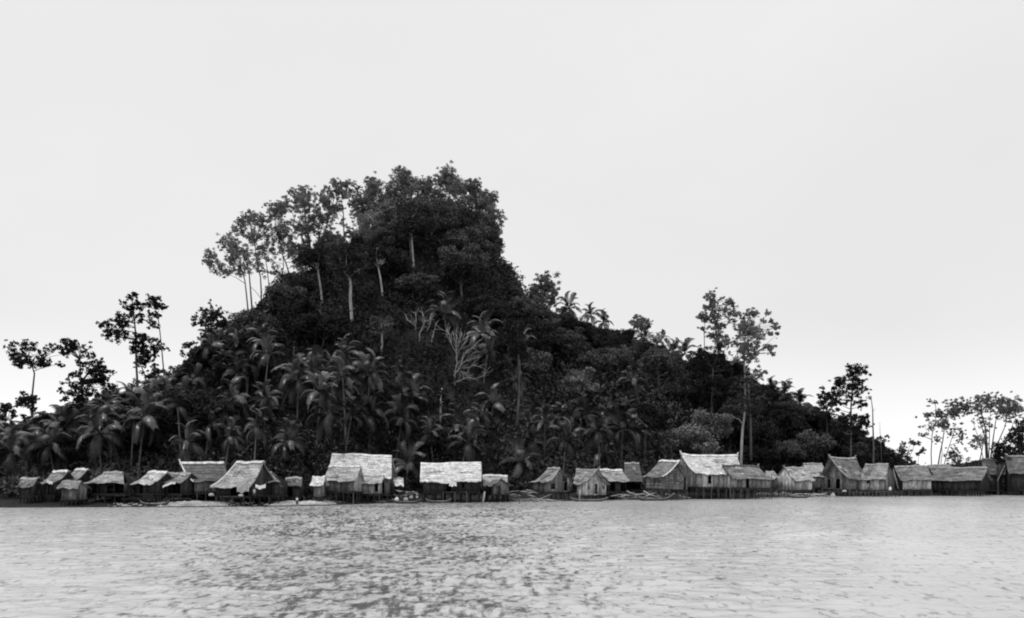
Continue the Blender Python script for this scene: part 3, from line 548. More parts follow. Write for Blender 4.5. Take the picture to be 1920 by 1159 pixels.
T('leaning_slender_tree', 'slender dark tree leaning right with drooping wisps near the right end', 258, [([(1756, 890), (1762, 850), (1766, 826), (1772, 785), (1778, 756)], .24, .07), ([(1764, 870), (1766, 850), (1765, 830)], .1, .05)],
  [(1784, 754, 4), (1790, 757, 3), (1799, 759, 4), (1805, 764, 4), (1801, 772, 3.5), (1798, 777, 3), (1782, 774, 5), (1776, 776, 4), (1790, 773, 3), (1780, 798, 6), (1787, 802, 5), (1775, 792, 4), (1761, 822, 4), (1756, 826, 3)], seed=36, leaf='leaf_mid')
T('oblique_tree', 'thin tree slanting strongly right out of the long thatched roofs', 256, [([(1765, 890), (1775, 850), (1784, 822), (1790, 806)], .14, .06)],
  [(1790, 808, 4), (1797, 812, 3.5), (1802, 818, 3), (1804, 828, 2.5), (1786, 815, 3)], seed=37, leaf='leaf_mid')
T('pompon_tree', 'short tree with a dark tufted round head left of the fan of bare stems', 264, [([(1795, 890), (1795, 866), (1795, 852)], .2, .12)],
  [(1793, 848, 6), (1800, 850, 5), (1788, 852, 4), (1797, 857, 6), (1783, 868, 6), (1800, 874, 6), (1812, 878, 5), (1790, 880, 6)], seed=38, leaf='leaf_dark')
T('fan_tree', 'big half-bare tree fanning many upright stems near the right end', 252,
  [([(1853, 880), (1852, 840), (1850, 805), (1842, 775), (1840, 752)], .36, .08), ([(1850, 870), (1848, 820), (1838, 788)], .25, .08), ([(1856, 870), (1862, 820), (1868, 785), (1872, 762)], .2, .06), ([(1859, 875), (1872, 830), (1884, 800), (1890, 775)], .2, .06), ([(1834, 878), (1842, 840), (1846, 815)], .2, .08), ([(1860, 870), (1880, 830), (1896, 800), (1905, 780)], .16, .05), ([(1854, 860), (1856, 800), (1858, 760)], .14, .05), ([(1846, 872), (1838, 830), (1826, 790)], .12, .05)],
  [(1817, 764, 5), (1823, 760, 5), (1830, 762, 5), (1838, 755, 4), (1844, 749, 4), (1852, 746, 4.5), (1860, 746, 5), (1868, 752, 5), (1850, 759, 6), (1862, 762, 7), (1836, 770, 6), (1826, 772, 4), (1873, 770, 8), (1882, 766, 7), (1892, 758, 7), (1898, 751, 5), (1906, 756, 6), (1911, 763, 5), (1902, 768, 7), (1890, 774, 6), (1908, 776, 7), (1917, 776, 6), (1856, 776, 6), (1843, 788, 6), (1865, 796, 6), (1834, 818, 7), (1823, 824, 6), (1840, 828, 6), (1878, 790, 5), (1820, 836, 6)], seed=39, leaf='leaf_mid', dens=.8)
T('dark_edge_tree', 'black leafy tree at the extreme right end of the village', 250, [([(1915, 890), (1914, 840), (1912, 810)], .4, .2)],
  [(1894, 818, 8), (1902, 812, 7), (1912, 800, 9), (1920, 796, 10), (1908, 822, 11), (1920, 818, 14), (1917, 836, 13), (1900, 838, 8), (1935, 810, 16), (1930, 836, 14), (1885, 842, 6)], seed=40, leaf='leaf_dark', dens=1.3)
T('shrub_tree', 'low dark shrub between the fan of stems and the end huts', 246, [([(1872, 880), (1873, 858)], .25, .15)],
  [(1871, 838, 8), (1880, 842, 9), (1866, 848, 8), (1886, 850, 8), (1876, 856, 11), (1862, 862, 6)], seed=41, leaf='leaf_dark', dens=1.3)
T('left_edge_tree', 'grey-leaved open tree cut off at the extreme left of the shore', 240, [([(6, 870), (8, 820), (10, 790)], .3, .15)],
  [(2, 762, 6), (8, 768, 6), (16, 762, 4), (18, 772, 4), (4, 780, 7), (12, 784, 5), (24, 780, 4), (0, 800, 5), (14, 806, 5)], seed=42, leaf='leaf_dark')
T('bush_tree', 'rounded bushy treelet on the low skyline below the umbrella tree', 232, [([(74, 830), (74, 800)], .25, .15)],
  [(73, 768, 5), (76, 776, 6), (72, 784, 8), (80, 790, 7), (90, 786, 5), (66, 796, 8), (92, 798, 8), (108, 785, 5)], seed=43, leaf='leaf_dark', dens=1.3)

# ---- trees whose pale trunks show against the dark slope
def trunk_tree(label, D, pts, r0, clumps, seed, leaf='leaf_dark', bark='bark_pale', **k):
    D = Dg(pts[0][0], pts[0][1]+12)
    return T('pale_trunk_tree', label, D, [(pts, r0, r0*.55)], clumps, seed=seed, leaf=leaf, bark=bark, **k)
def cl(x, y, rx, ry, n, r, seed):
    rg = np.random.default_rng(seed); return [(x+rg.uniform(-rx, rx), y+rg.uniform(-ry, ry), r*rg.uniform(.7, 1.2)) for _ in range(n)]
trunk_tree('tree with the brightest thick white trunk, upper left of the hill face', 268, [(660, 600), (658, 585), (656, 560), (657, 536), (656, 520)], .5, cl(655, 496, 26, 20, 12, 11, 1), 101)
trunk_tree('tree with a thin grey trunk left of the brightest white trunk', 285, [(604, 560), (601, 540), (598, 518), (596, 505)], .32, cl(594, 488, 22, 16, 10, 10, 2), 102)
trunk_tree('tree with a short slanting grey trunk right of the brightest white trunk', 290, [(717, 548), (714, 525), (710, 503)], .32, cl(706, 484, 22, 18, 10, 11, 3), 103)
trunk_tree('tree with a straight pale trunk in the dark hollow beneath the summit', 312, [(776, 495), (774, 470), (772, 440)], .3, cl(770, 424, 18, 14, 9, 10, 4), 104)
trunk_tree('tree with a bent grey trunk low on the left of the hill face', 250, [(551, 655), (552, 636), (549, 618), (547, 605)], .28, cl(545, 594, 18, 14, 9, 9, 5), 105)
trunk_tree('tree with a pale bottle-shaped trunk tip in the black hollow', 245, [(715, 662), (716, 645), (716, 625), (714, 605)], .32, cl(716, 612, 16, 12, 8, 7, 6), 106, leaf='leaf_mid')
T('forked_pale_tree', 'tall pale trunk forking in a V above the small gabled hut', Dg(970, 812), [([(968, 800), (971, 770), (974, 740), (973, 700), (972, 668), (974, 650)], .42, .16), ([(975, 748), (979, 730), (981, 716)], .2, .1)],
  cl(972, 632, 30, 22, 14, 12, 7), seed=107, leaf='leaf_dark', bark='bark')
trunk_tree('tree with a thin pale broken stem in the middle of the lower slope', 222, [(826, 780), (826, 755), (827, 735), (829, 728)], .25, cl(830, 742, 12, 14, 5, 6, 8), 108)
T('trunk_stub', 'pale short trunks in the light clump right of the summit hollow', 318, [([(836, 455), (838, 435), (841, 425)], .3, .2), ([(828, 450), (827, 430)], .25, .15)], cl(838, 414, 14, 9, 6, 8, 9), seed=109, bark='bark_pale', leaf='leaf_top')

# ---- bare branching trees (no leaves)
def bare_tree(label, D, lines, seed, r=.08, bark='bark_pale', name='bare_tree'):
    D = Dg(lines[0][0][0][0], max(p_[1] for l_, _ in lines for p_ in l_)+8)
    return T(name, label, D, [(l, r*k_, r*.3) for l, k_ in lines], [], seed=seed, bark=bark, cat='dead tree', twigs=4)
bare_tree('white leafless tree with many fanned branches in the middle of the hill face', 240,
  [([(853, 700), (857, 680), (856, 662), (854, 640), (848, 622)], 1.3), ([(855, 662), (846, 645), (842, 625), (838, 616)], 1), ([(856, 660), (862, 640), (866, 622)], 1), ([(855, 655), (857, 635), (856, 616)], .9), ([(856, 664), (866, 650), (874, 642), (878, 632)], .9),
   ([(850, 705), (860, 693), (866, 680), (870, 664), (876, 660), (888, 652), (897, 640)], 1.3), ([(864, 690), (876, 690), (886, 685), (900, 688)], .8), ([(867, 680), (880, 675), (893, 672)], .7), ([(848, 720), (860, 714), (876, 708), (892, 711), (905, 705), (911, 699)], 1.1), ([(862, 696), (872, 703), (878, 708)], .7), ([(848, 630), (838, 622), (828, 618)], .5), ([(857, 645), (870, 636), (884, 628)], .6)], 120)
bare_tree('group of crooked pale snags below the bright fern-like crown', 262,
  [([(787, 625), (794, 610), (797, 600), (792, 588)], 1.6), ([(797, 602), (806, 600), (808, 588)], 1.1), ([(800, 622), (806, 612), (807, 600)], 1.1), ([(779, 620), (780, 600), (779, 585)], .9), ([(779, 612), (770, 604), (762, 598)], .9), ([(810, 638), (815, 618), (820, 603)], 1)], 121)
bare_tree('tangle of grey dead boughs on the slope above the plank-gabled hut', 232,
  [([(1230, 748), (1224, 738), (1216, 728), (1208, 722)], 1), ([(1236, 735), (1243, 728), (1252, 720)], 1), ([(1234, 722), (1235, 708), (1233, 694)], .8), ([(1225, 735), (1240, 728), (1256, 706)], .7), ([(1215, 725), (1212, 715), (1220, 705)], .6), ([(1246, 738), (1258, 730), (1264, 733)], .6)], 122, bark='bark', r=.18)
bare_tree('short dead branches beside the pale bushes left of the dead boughs', 236,
  [([(1108, 758), (1104, 745), (1102, 735)], 1), ([(1060, 712), (1066, 702), (1064, 696)], .9), ([(1058, 725), (1050, 735), (1046, 712)], .7), ([(1086, 728), (1080, 722), (1062, 726)], .7)], 123, bark='bark')

# ------------------------------------------------------------------ palms
def frond_mesh(name, seed, m, L_=5.0, rise=.75, droop=1.9, nl=26, ll=.85):
    rg = np.random.default_rng(seed); V = []; Fc = []
    def pt(t):
        x = L_*(t-.18*t*t*(droop/1.9)); z = rise*L_*.42*math.sin(t*math.pi*.62)*1.1-droop*t**2.4
        return Vector((x, 0, z))
    ns = 9; pr = [pt(i/ns) for i in range(ns+1)]
    mb = MB(); mb.tube(pr, [.07*(1-.8*i/ns)+.01 for i in range(ns+1)], 4)
    V = mb.v; Fc = mb.f
    for i in range(nl):
        t = .14+.86*i/(nl-1); p = pt(t); d = (pt(min(1, t+.03))-pt(t-.03)).normalized()
        l = ll*(.55+.75*math.sin(math.pi*min(1, t*.88+.1)))*rg.uniform(.85, 1.1)
        for s in (-1, 1):
            if rg.random() < .05: continue
            out_ = (d*.55+Vector((0, s, 0))*.75+Vector((0, 0, .05))).normalized()
            mid = p+out_*l*.55+Vector((0, 0, -.06*l)); tip = p+out_*l*.95+Vector((rg.normal()*.05, 0, -l*rg.uniform(.3, .6)))
            n = len(V); wv_ = d*.06
            V += [tuple(p-wv_), tuple(mid-wv_*1.2), tuple(tip), tuple(mid+wv_*1.2), tuple(p+wv_)]; Fc.append((n, n+1, n+3, n+4)); Fc.append((n+1, n+2, n+3))
    mb.v = V; mb.f = Fc
    return mb.mesh(name, m)
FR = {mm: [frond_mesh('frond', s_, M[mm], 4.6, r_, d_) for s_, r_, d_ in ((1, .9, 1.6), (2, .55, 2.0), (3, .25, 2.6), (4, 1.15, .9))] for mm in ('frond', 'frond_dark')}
def palm_trunk(seed, m):
    rg = np.random.default_rng(seed); mb = MB(); bx, by = rg.normal()*1.5, rg.normal()*1.3
    pts = [(bx*(t**1.6), by*(t**1.6), -1.5+11.5*t) for t in np.linspace(0, 1, 9)]
    mb.tube(pts, [.26, .2, .18, .17, .16, .15, .15, .14, .16], 7); return mb.mesh('trunk', m, True), Vector(pts[-1])
PTR = [palm_trunk(s_, M['bark' if s_ % 3 else 'bark_dark']) for s_ in range(6)]
# joined crowns for far palms
def joined_crown(seed, mm, nf=15):
    rg = np.random.default_rng(seed); VV = []; tot = []; lp = []; n = 0
    for i in range(nf):
        vi = i % 4; me = FR[mm][3 if i < 4 else (0 if i < 8 else (1 if i < 12 else 2))]
        co = np.empty(len(me.vertices)*3, np.float32); me.vertices.foreach_get('co', co); co = co.reshape(-1, 3)
        a = i*2.4+rg.normal()*.2; tl_ = (-.75 if i < 4 else (-.3 if i < 8 else (.1 if i < 12 else .45)))+rg.normal()*.1
        Rm = np.array(Matrix.Rotation(a, 3, 'Z') @ Matrix.Rotation(tl_, 3, 'Y')); co = co @ Rm.T*rg.uniform(.85, 1.1)
        l = np.empty(len(me.loops), np.int32); me.loops.foreach_get('vertex_index', l); tt = np.empty(len(me.polygons), np.int32); me.polygons.foreach_get('loop_total', tt)
        VV.append(co); lp.append(l+n); tot.append(tt); n += len(co)
    return mesh_np('crown', np.concatenate(VV), np.concatenate(tot), np.concatenate(lp), M[mm])
JC = {mm: [joined_crown(30+i, mm) for i in range(4)] for mm in ('frond', 'frond_dark')}
npalm = [0]
def palm(u, D, pcrown=None, h=None, label=None, scale=1., near=True, mm='frond', z0=None):
    rg = np.random.default_rng(5000+npalm[0]); npalm[0] += 1
    z = float(gz(u, D)) if z0 is None else z0
    if pcrown is not None: h = HC+(HZ-pcrown)/F*D-z
    h = max(3.0, h); tm, top = PTR[int(rg.integers(6))]; zs = (h)/10.0
    X = (u-PXC)/F*D
    rot = rg.uniform(0, 6.28)
    topw = Matrix.Rotation(rot, 3, 'Z') @ Vector((top.x, top.y, 0))
    rt = empty('coconut_palm', (X-topw.x, D-topw.y, z), rot)
    t = ob('trunk', tm, rt); t.scale = (1, 1, zs)
    tp = Vector((top.x, top.y, top.z*zs))
    if near:
        nf = int(rg.integers(14, 19))
        for i in range(nf):
            f_ = i/nf; me = FR[mm][3 if f_ < .2 else (0 if f_ < .45 else (1 if f_ < .72 else 2))]
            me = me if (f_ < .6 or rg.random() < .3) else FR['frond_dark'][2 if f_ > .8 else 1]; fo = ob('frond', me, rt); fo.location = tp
            a = i*2.4+rg.normal()*.25; tl_ = -1.0+1.75*f_+rg.normal()*.12
            fo.rotation_euler = (rg.normal()*.4, tl_, a); s = scale*rg.uniform(.8, 1.1); fo.scale = (s, s, s)
    else:
        c = ob('crown', JC[mm][int(rg.integers(4))], rt); c.location = tp; c.rotation_euler = (rg.normal()*.12, rg.normal()*.12, rg.uniform(0, 6.28)); c.scale = (scale,)*3
    if label: tag(rt, label, 'palm tree')
    else:
        tone = 'glossy coconut palm ' if mm == 'frond' else 'dark coconut palm '
        pn = place_name(u, D)+' '+near_hut(u)
        tag(rt, tone+pn, 'palm tree', tone.strip()+'s '+pn)
    return rt
SP = [(765, 196, 872, 'palm drooping over the dark gap between the two biggest pale roofs', 1.15), (975, 206, 868, 'large dark palm growing between the small gabled hut and the long-eaved hut', 1.3),
      (690, 214, 742, 'tall palm with bright combed fronds behind the tallest pale roof', 1.35), (772, 218, 748, 'palm with sunlit arching fronds between the tall pale roof and the white oblong roof', 1.25),
      (545, 186, 882, 'low palm over the gap right of the washing hut', 1.1), (1062, 212, 828, 'palm with curling fronds above the long-eaved hut', 1.2), (1130, 222, 852, 'palm touching the back of the propped-corner hut', 1.0),
      (415, 200, 856, 'palm brushing the ridge between the swooping roof and the washing hut', 1.0), (500, 196, 850, 'palm right behind the washing hut ridge', 1.1), (860, 212, 828, 'palm rising just behind the white oblong roof', 1.2),
      (925, 222, 790, 'tall dark-stemmed palm above the small gabled hut', 1.2), (605, 214, 800, 'palm left of the tallest pale roof', 1.2), (265, 208, 838, 'palm behind the parallelogram-roofed hut', 1.15), (345, 206, 830, 'palm behind the swooping-roofed hut', 1.15)]
for u, D, pc, lb, s in SP: palm(u, D, pc, None, lb, s)
for u, D, pc, lb, s in [(1067, 318, 578, 'broad palm silhouetted on the skyline right of the solitary rounded tree', 1.15), (1108, 316, 592, 'spiky palm silhouetted on the skyline, second from the solitary rounded tree', 1.0),
      (1131, 312, 604, 'stubby skyline palm right of the spiky one', .9), (1212, 312, 636, 'palm beneath the sparse open tree on the right ridge', 1.0), (1232, 308, 646, 'palm with upswept fronds on the right ridge line', 1.1), (1262, 306, 660, 'palm on the right ridge between two upswept ones', 1.1), (1284, 304, 664, 'upswept palm on the ridge beside the tall airy tree', 1.15),
      (1470, 288, 742, 'palm half hidden on the right shoulder of the wood', 1.15), (1448, 290, 736, 'palm left of the half-hidden one on the right shoulder', 1.1), (1500, 284, 760, 'palm low on the right shoulder of the wood', 1.1), (1580, 272, 806, 'palm beneath the ragged-crowned tree', 1.1),
      (832, 258, 590, 'bright fern-like palm crown above the crooked snags', 1.35), (905, 262, 628, 'palm with star-spread fronds right of the white leafless tree', 1.3), (235, 236, 756, 'skyline palm above the parallelogram-roofed hut', 1.1), (215, 236, 760, 'skyline palm right of the dense black tree', 1.1), (110, 232, 795, 'skyline palm behind the second hut', 1.0),
      (1258, 250, 705, 'dark palm above the tangle of dead boughs', 1.1), (1185, 256, 716, 'palm with star-spread fronds on the slope above the dim hut', 1.1), (1320, 262, 720, 'palm in the dark wood left of the long pale trunk', 1.1)]:
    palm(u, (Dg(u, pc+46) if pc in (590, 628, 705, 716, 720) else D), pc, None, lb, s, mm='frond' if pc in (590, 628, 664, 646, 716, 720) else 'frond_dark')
pp = [(a, b) for a, b, *_ in SP]
rg = np.random.default_rng(77); cnt = 0; tries = 0
while cnt < 105 and tries < 6000:
    tries += 1
    u = rg.uniform(-60, 1190); d0 = float(Ds(u)); D = d0+17+68*rg.random()**1.15; X = (u-PXC)/F*D
    if 640 < u < 860 and D-d0 > 60: continue
    z = float(gz(u, D)); h = rg.uniform(6.5, 13); pc = HZ-F*(z+h-HC)/D
    if pc < sil(u)+26 or pc < 640: continue
    if pc > 856: continue
    if hides(u, D, pc+10, 4.5*F/D, .9): continue
    if u > 1000 and pc < 740: continue
    if any((X-(a-PXC)/F*b)**2+(D-b)**2 < 27 for a, b in pp): continue
    pp.append((u, D)); cnt += 1
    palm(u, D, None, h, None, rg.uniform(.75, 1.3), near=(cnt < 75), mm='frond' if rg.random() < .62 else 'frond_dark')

# ------------------------------------------------------------------ huts
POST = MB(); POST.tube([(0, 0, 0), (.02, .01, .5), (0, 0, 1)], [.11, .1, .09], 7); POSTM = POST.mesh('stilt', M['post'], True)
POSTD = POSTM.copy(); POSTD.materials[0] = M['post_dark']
def thatch(mb, R0, R1, E0, E1, nrm_up, rows, cols, rg, concave=.0, saddle=0., th=.16, ragged=.12):
    R0, R1, E0, E1 = map(Vector, (R0, R1, E0, E1))
    nrm = (R1-R0).cross(E0-R0).normalized()
    if nrm.z < 0: nrm = -nrm
    bump = [[rg.normal()*.05 for _ in range(cols+1)] for _ in range(rows+2)]
    ph = rg.uniform(0, 6, 3); edge = [rg.uniform(-.3, 1) for _ in range(cols+1)]
    def pt(s, t):
        p = R0.lerp(R1, s).lerp(E0.lerp(E1, s), t)
        p.z += saddle*((2*s-1)**4)*(1-t)*1.0-concave*math.sin(math.pi*t)+.07*math.sin(s*7+ph[0])+.06*math.sin(s*13+t*5+ph[1]); return p
    for i in range(rows):
        t0 = i/rows-(.03 if i else 0); t1 = (i+1)/rows
        a = len(mb.v)
        for j in range(cols+1):
            s = j/cols; e = ragged*edge[j]*(4. if i == rows-1 else .6*rg.random())
            p0 = pt(s, max(0, t0))+nrm*(bump[i][j]+.01); p1 = pt(s, t1+e*.12)+nrm*(th*.55+bump[i+1][j]); p2 = pt(s, t1+e*.12)+nrm*(bump[i+1][j]-.02)
            mb.v += [tuple(p0), tuple(p1), tuple(p2)]
        for j in range(cols):
            q = a+3*j; mb.f.append((q, q+1, q+4, q+3)); mb.f.append((q+1, q+2, q+5, q+4))
    # underside and verges
    a = len(mb.v)
    for i in range(5):
        for j in range(cols+1): mb.v.append(tuple(pt(j/cols, i/4)-nrm*.08))
    c = cols+1
    for i in range(4):
        for j in range(cols): mb.f.append((a+i*c+j, a+(i+1)*c+j, a+(i+1)*c+j+1, a+i*c+j+1))
    return pt
nh = [0]
def hut(label, e, ye, r, yr, yf, dD=1.5, W=None, yaw=None, roof='thatch_grey', wall='mat_mid', cap='ridge', rows=9, concave=.25, saddle=0., doors=(), planks=False, horns=(), verge=None,
        stilts=True, sparse=.0, oh=.55, porch=None, post=None, name='stilt_hut', bright_gable=None, railing=False):
    rg = np.random.default_rng(900+nh[0]); nh[0] += 1
    uc = (e[0]+e[1])/2; D = float(shore(uc))+dD; s = F/D
    ec = uc; rc = (r[0]+r[1])/2; sh = (rc-ec)/s
    W = W or 6.5
    if yaw is None: yaw = math.degrees(math.asin(max(-.8, min(.8, sh/(W/2)))))
    th = R(yaw); ct, st = math.cos(th), math.sin(th)
    Lh = (e[1]-e[0])/s/ct
    xr = lambda px: ((px-ec)/s-W/2*st)/ct
    r0, r1 = xr(r[0]), xr(r[1])
    ze = HC+(HZ-ye)/F*D; zr = HC+(HZ-yr)/F*(D+W/2*ct); zf = HC+(HZ-yf)/F*D
    base = P(ec, HZ, D)
    zg = float(gz(uc, D+W/2))
    rt = empty(name, (base.x, D, max(zg, 0)), -th); rt.rotation_euler.x = rg.normal()*.012; rt.rotation_euler.y = rg.normal()*.014; dz = -rt.location.z
    ze += dz; zr += dz; zf += dz; zw = -2.0   # stilts run into the bed
    hl = Lh/2
    # roof: two thatched slopes
    mb = MB(); cols = max(10, int(Lh/.45))
    ptf = thatch(mb, (r0, W/2, zr), (r1, W/2, zr), (-hl, 0, ze), (hl, 0, ze), 1, rows, cols, rg, concave, saddle)
    thatch(mb, (r0, W/2, zr), (r1, W/2, zr), (-hl, W, ze), (hl, W, ze), 1, rows, cols, rg, concave, saddle)
    ro = ob('roof', mb.mesh('roof', M[roof]), rt)
    # ridge cap
    cb = MB(); kseg = 6
    for i in range(kseg):
        a, b = i/kseg+.0005, (i+1)/kseg-.0005; A = ptf(a, 0); B = ptf(b, 0); hgt = .10+.03*rg.random()
        for sg in (-1, 1):
            cb.slab([(A.x, W/2, A.z+hgt), (B.x, W/2, B.z+hgt), (B.x, W/2+sg*.42, B.z-.22+.05*rg.random()), (A.x, W/2+sg*.42, A.z-.22)], (0, 0, 1), .07)
    ob('ridge_cap', cb.mesh('ridge_cap', M[cap]), ro)
    for q_ in range(int(rg.integers(2, 5)) if rows > 5 else 1):      # odd patches of newer or older thatch
        s0 = rg.uniform(.03, .7); sw = rg.uniform(.1, .25); t0 = rg.uniform(.1, .7); tw = rg.uniform(.1, .22); pb = MB()
        for i_ in range(3):
            a_, b_ = s0+sw*i_/3, s0+sw*(i_+1)/3; up_ = Vector((0, -.5, .8)).normalized()*.13
            pb.slab([ptf(a_, t0)+up_, ptf(b_, t0)+up_, ptf(b_, t0+tw+rg.uniform(-.02, .02))+up_*1.3, ptf(a_, t0+tw)+up_*1.3], (0, -.5, .8), .04)
        ob('roof_patch', pb.mesh('roof_patch', M[rg.choice({'thatch_white': ['thatch_white', 'thatch_white', 'thatch_pale'], 'thatch_pale': ['thatch_pale', 'thatch_pale', 'thatch_grey'], 'thatch_grey': ['thatch_grey', 'thatch_pale', 'thatch_dark'], 'thatch_dark': ['thatch_grey', 'thatch_dark']}[roof])]), ro)
    if verge:
        for k in verge:
            vb = MB(); s_ = 0 if k == 'l' else 1
            pts = [ptf(s_, t)+Vector((-.08 if s_ == 0 else .08, 0, .1)) for t in np.linspace(-.04 if horns else 0, 1, 8)]
            vb.tube(pts, .13, 5); ob('verge_board', vb.mesh('verge_board', M[cap]), rt)
    for k in horns:
        s_ = 0 if k == 'l' else 1; A = ptf(s_, 0); sx = -1 if s_ == 0 else 1
        for q in (-1, 1):
            hb = MB(); hb.tube([A+Vector((0, -q*.5, -.35)), A+Vector((sx*.12, q*.05, .3)), A+Vector((sx*.25, q*.28, .6))], [.09, .08, .04], 5)
            ob('finial', hb.mesh('finial', M[cap if cap == 'ridge' else 'ridge_grey']), rt)
    # floor
    o = oh; x0, x1, y0, y1 = -hl+o, hl-o, o, W-o
    fb = MB(); fb.box(x0-.15, x1+.15, y0-.2, y1+.15, zf-.16, zf); ob('floor', fb.mesh('floor', M['post_dark']), rt)
    zt = lambda y: zr-(zr-ze)*abs(y-W/2)/(W/2)-concave*math.sin(math.pi*min(1, abs(y-W/2)/(W/2)))-.14
    def xe(sgn, y, z):      # gable wall x at height z (leans in if the ridge is short)
        t = 1-abs(y-W/2)/(W/2); f = max(0, min(1, (z-ze)/(zr-ze)))
        lim = (r0 if sgn < 0 else r1); hlx = sgn*hl; xx = hlx+(lim-hlx)*f-sgn*.3
        return max(xx, x0) if sgn < 0 else min(xx, x1)
    def panel(P4, nrm, parent=rt, m=wall):
        b_ = MB(); tl_ = Vector(nrm)*rg.uniform(-.03, .03); b_.slab([Vector(p)+tl_ for p in P4], nrm, .05)
        ob('wall_plank' if planks else 'wall_panel', b_.mesh('wall_panel', M[m]), rt)
    # front and back as vertical panels
    def run(side, a0, a1, step):
        n = max(2, int(round((a1-a0)/step))); ed = [a0+(a1-a0)*i/n+(rg.uniform(-.15, .15) if 0 < i < n else 0) for i in range(n+1)]
        dd = [(a0+(a1-a0)*f0, a0+(a1-a0)*f1, g0, g1) for (sd, f0, f1, g0, g1) in doors if sd == side]
        cuts = sorted(set(ed+[x for d_ in dd for x in d_[:2]])); cuts = [c_ for i, c_ in enumerate(cuts) if i == 0 or c_-cuts[i-1] > .02]
        for a, b in zip(cuts[:-1], cuts[1:]):
            mid = (a+b)/2; segs = [(0., None)]
            for d0, d1, g0, g1 in dd:
                if d0 <= mid <= d1: segs = ([(0., g0)] if g0 > .02 else [])+([(g1, None)] if g1 < .98 else [])
            yield a, b, segs
    gp = .02
    for side, y, nr in (('front', y0, -1), ('back', y1, 1)):
        H_ = zt(y)
        for a, b, segs in run(side, x0, x1, 1.15):
            if side == 'front' and sparse and rg.random() < sparse: continue
            for g0, g1 in segs:
                za = zf+(H_-zf)*g0; zb_ = H_ if g1 is None else zf+(H_-zf)*g1
                if planks:
                    nn = max(1, int((zb_-za)/.55))
                    for q in range(nn): panel([(a+gp, y, za+(zb_-za)*q/nn+.01), (b-gp, y, za+(zb_-za)*q/nn+.01), (b-gp, y, za+(zb_-za)*(q+1)/nn-.01), (a+gp, y, za+(zb_-za)*(q+1)/nn-.01)], (0, nr, 0))
                else: panel([(a+gp, y, za), (b-gp, y, za), (b-gp, y, zb_), (a+gp, y, zb_)], (0, nr, 0))
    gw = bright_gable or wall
    for side, sg in (('left', -1), ('right', 1)):
        Hm = zt(y0)
        for a, b, segs in run(side, y0, y1, 1.0):
            for g0, g1 in segs:
                za = zf+(Hm-zf)*g0
                ta, tb_ = (zt(a), zt(b)) if g1 is None else (zf+(Hm-zf)*g1,)*2
                q = [(xe(sg, a, za), a+gp, za), (xe(sg, b, za), b-gp, za), (xe(sg, b, tb_), b-gp, tb_), (xe(sg, a, ta), a+gp, ta)]
                if planks:
                    top = max(ta, tb_); nn = max(1, int((top-za)/.5))
                    for k_ in range(nn):
                        z1, z2 = za+(top-za)*k_/nn+.01, za+(top-za)*(k_+1)/nn-.01
                        c1, c2 = min(z2, ta), min(z2, tb_)
                        if max(c1, c2) <= z1+.03: continue
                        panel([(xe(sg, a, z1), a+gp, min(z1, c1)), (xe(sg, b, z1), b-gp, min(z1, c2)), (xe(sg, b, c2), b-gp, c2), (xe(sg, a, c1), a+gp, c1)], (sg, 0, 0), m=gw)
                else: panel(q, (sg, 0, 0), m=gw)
    # door and window frames
    for (sd, f0, f1, g0, g1) in doors:
        fb = MB(); H_ = zt(y0); z1, z2 = zf+(H_-zf)*g0, zf+(H_-zf)*g1; t_ = .07
        if sd in ('front', 'back'):
            a, b = x0+(x1-x0)*f0, x0+(x1-x0)*f1; y = y0-.08
            fb.box(a-t_, a, y, y+.12, z1, z2); fb.box(b, b+t_, y, y+.12, z1, z2); fb.box(a-t_, b+t_, y-.01, y+.13, z2, z2+t_)
        else:
            sg = -1 if sd == 'left' else 1; a, b = y0+(y1-y0)*f0, y0+(y1-y0)*f1; x = xe(sg, a, z1)+sg*.04
            fb.box(x-.06, x+.06, a-t_, a, z1, z2); fb.box(x-.06, x+.06, b, b+t_, z1, z2); fb.box(x-.07, x+.07, a-t_, b+t_, z2, z2+t_)
        ob('door_frame' if g0 < .1 else 'window_frame', fb.mesh('door_frame', M[wall]), rt)
    # stilts
    if stilts:
        nx = max(3, int(round((x1-x0)/1.7)))+1; ny = 4
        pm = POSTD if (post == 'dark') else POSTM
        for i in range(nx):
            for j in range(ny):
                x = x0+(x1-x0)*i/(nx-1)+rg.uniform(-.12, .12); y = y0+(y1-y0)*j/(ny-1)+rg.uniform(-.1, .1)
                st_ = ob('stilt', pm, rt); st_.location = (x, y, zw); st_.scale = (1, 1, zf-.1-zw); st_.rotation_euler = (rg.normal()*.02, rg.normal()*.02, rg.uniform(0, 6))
        for j in range(2):
            bb = MB(); bb.tube([(x0-.2, y0+.05+j*(y1-y0-.1), zf-.28), (x1+.2, y0+.05+j*(y1-y0-.1), zf-.26)], .08, 6); ob('floor_beam', bb.mesh('floor_beam', M['post']), rt)
    if porch:      # open platform in front: (x fraction 0, 1, depth)
        f0, f1, dp = porch; a, b = x0+(x1-x0)*f0, x0+(x1-x0)*f1; n_ = max(4, int((b-a)/.6))
        for i in range(n_):
            q = a+(b-a)*i/n_; pb = MB(); pb.box(q+.02, q+(b-a)/n_-.02, y0-dp, y0-.25, zf-.12, zf-.06+rg.uniform(-.01, .01)); ob('deck_plank', pb.mesh('deck_plank', M['post']), rt)
        for q in (a+.1, (a+b)/2, b-.1):
            st_ = ob('stilt', POSTM, rt); st_.location = (q, y0-dp+.1, zw); st_.scale = (1, 1, zf-.13-zw)
    tag(rt, label, 'stilt house')
    return rt, D, zf-dz, W
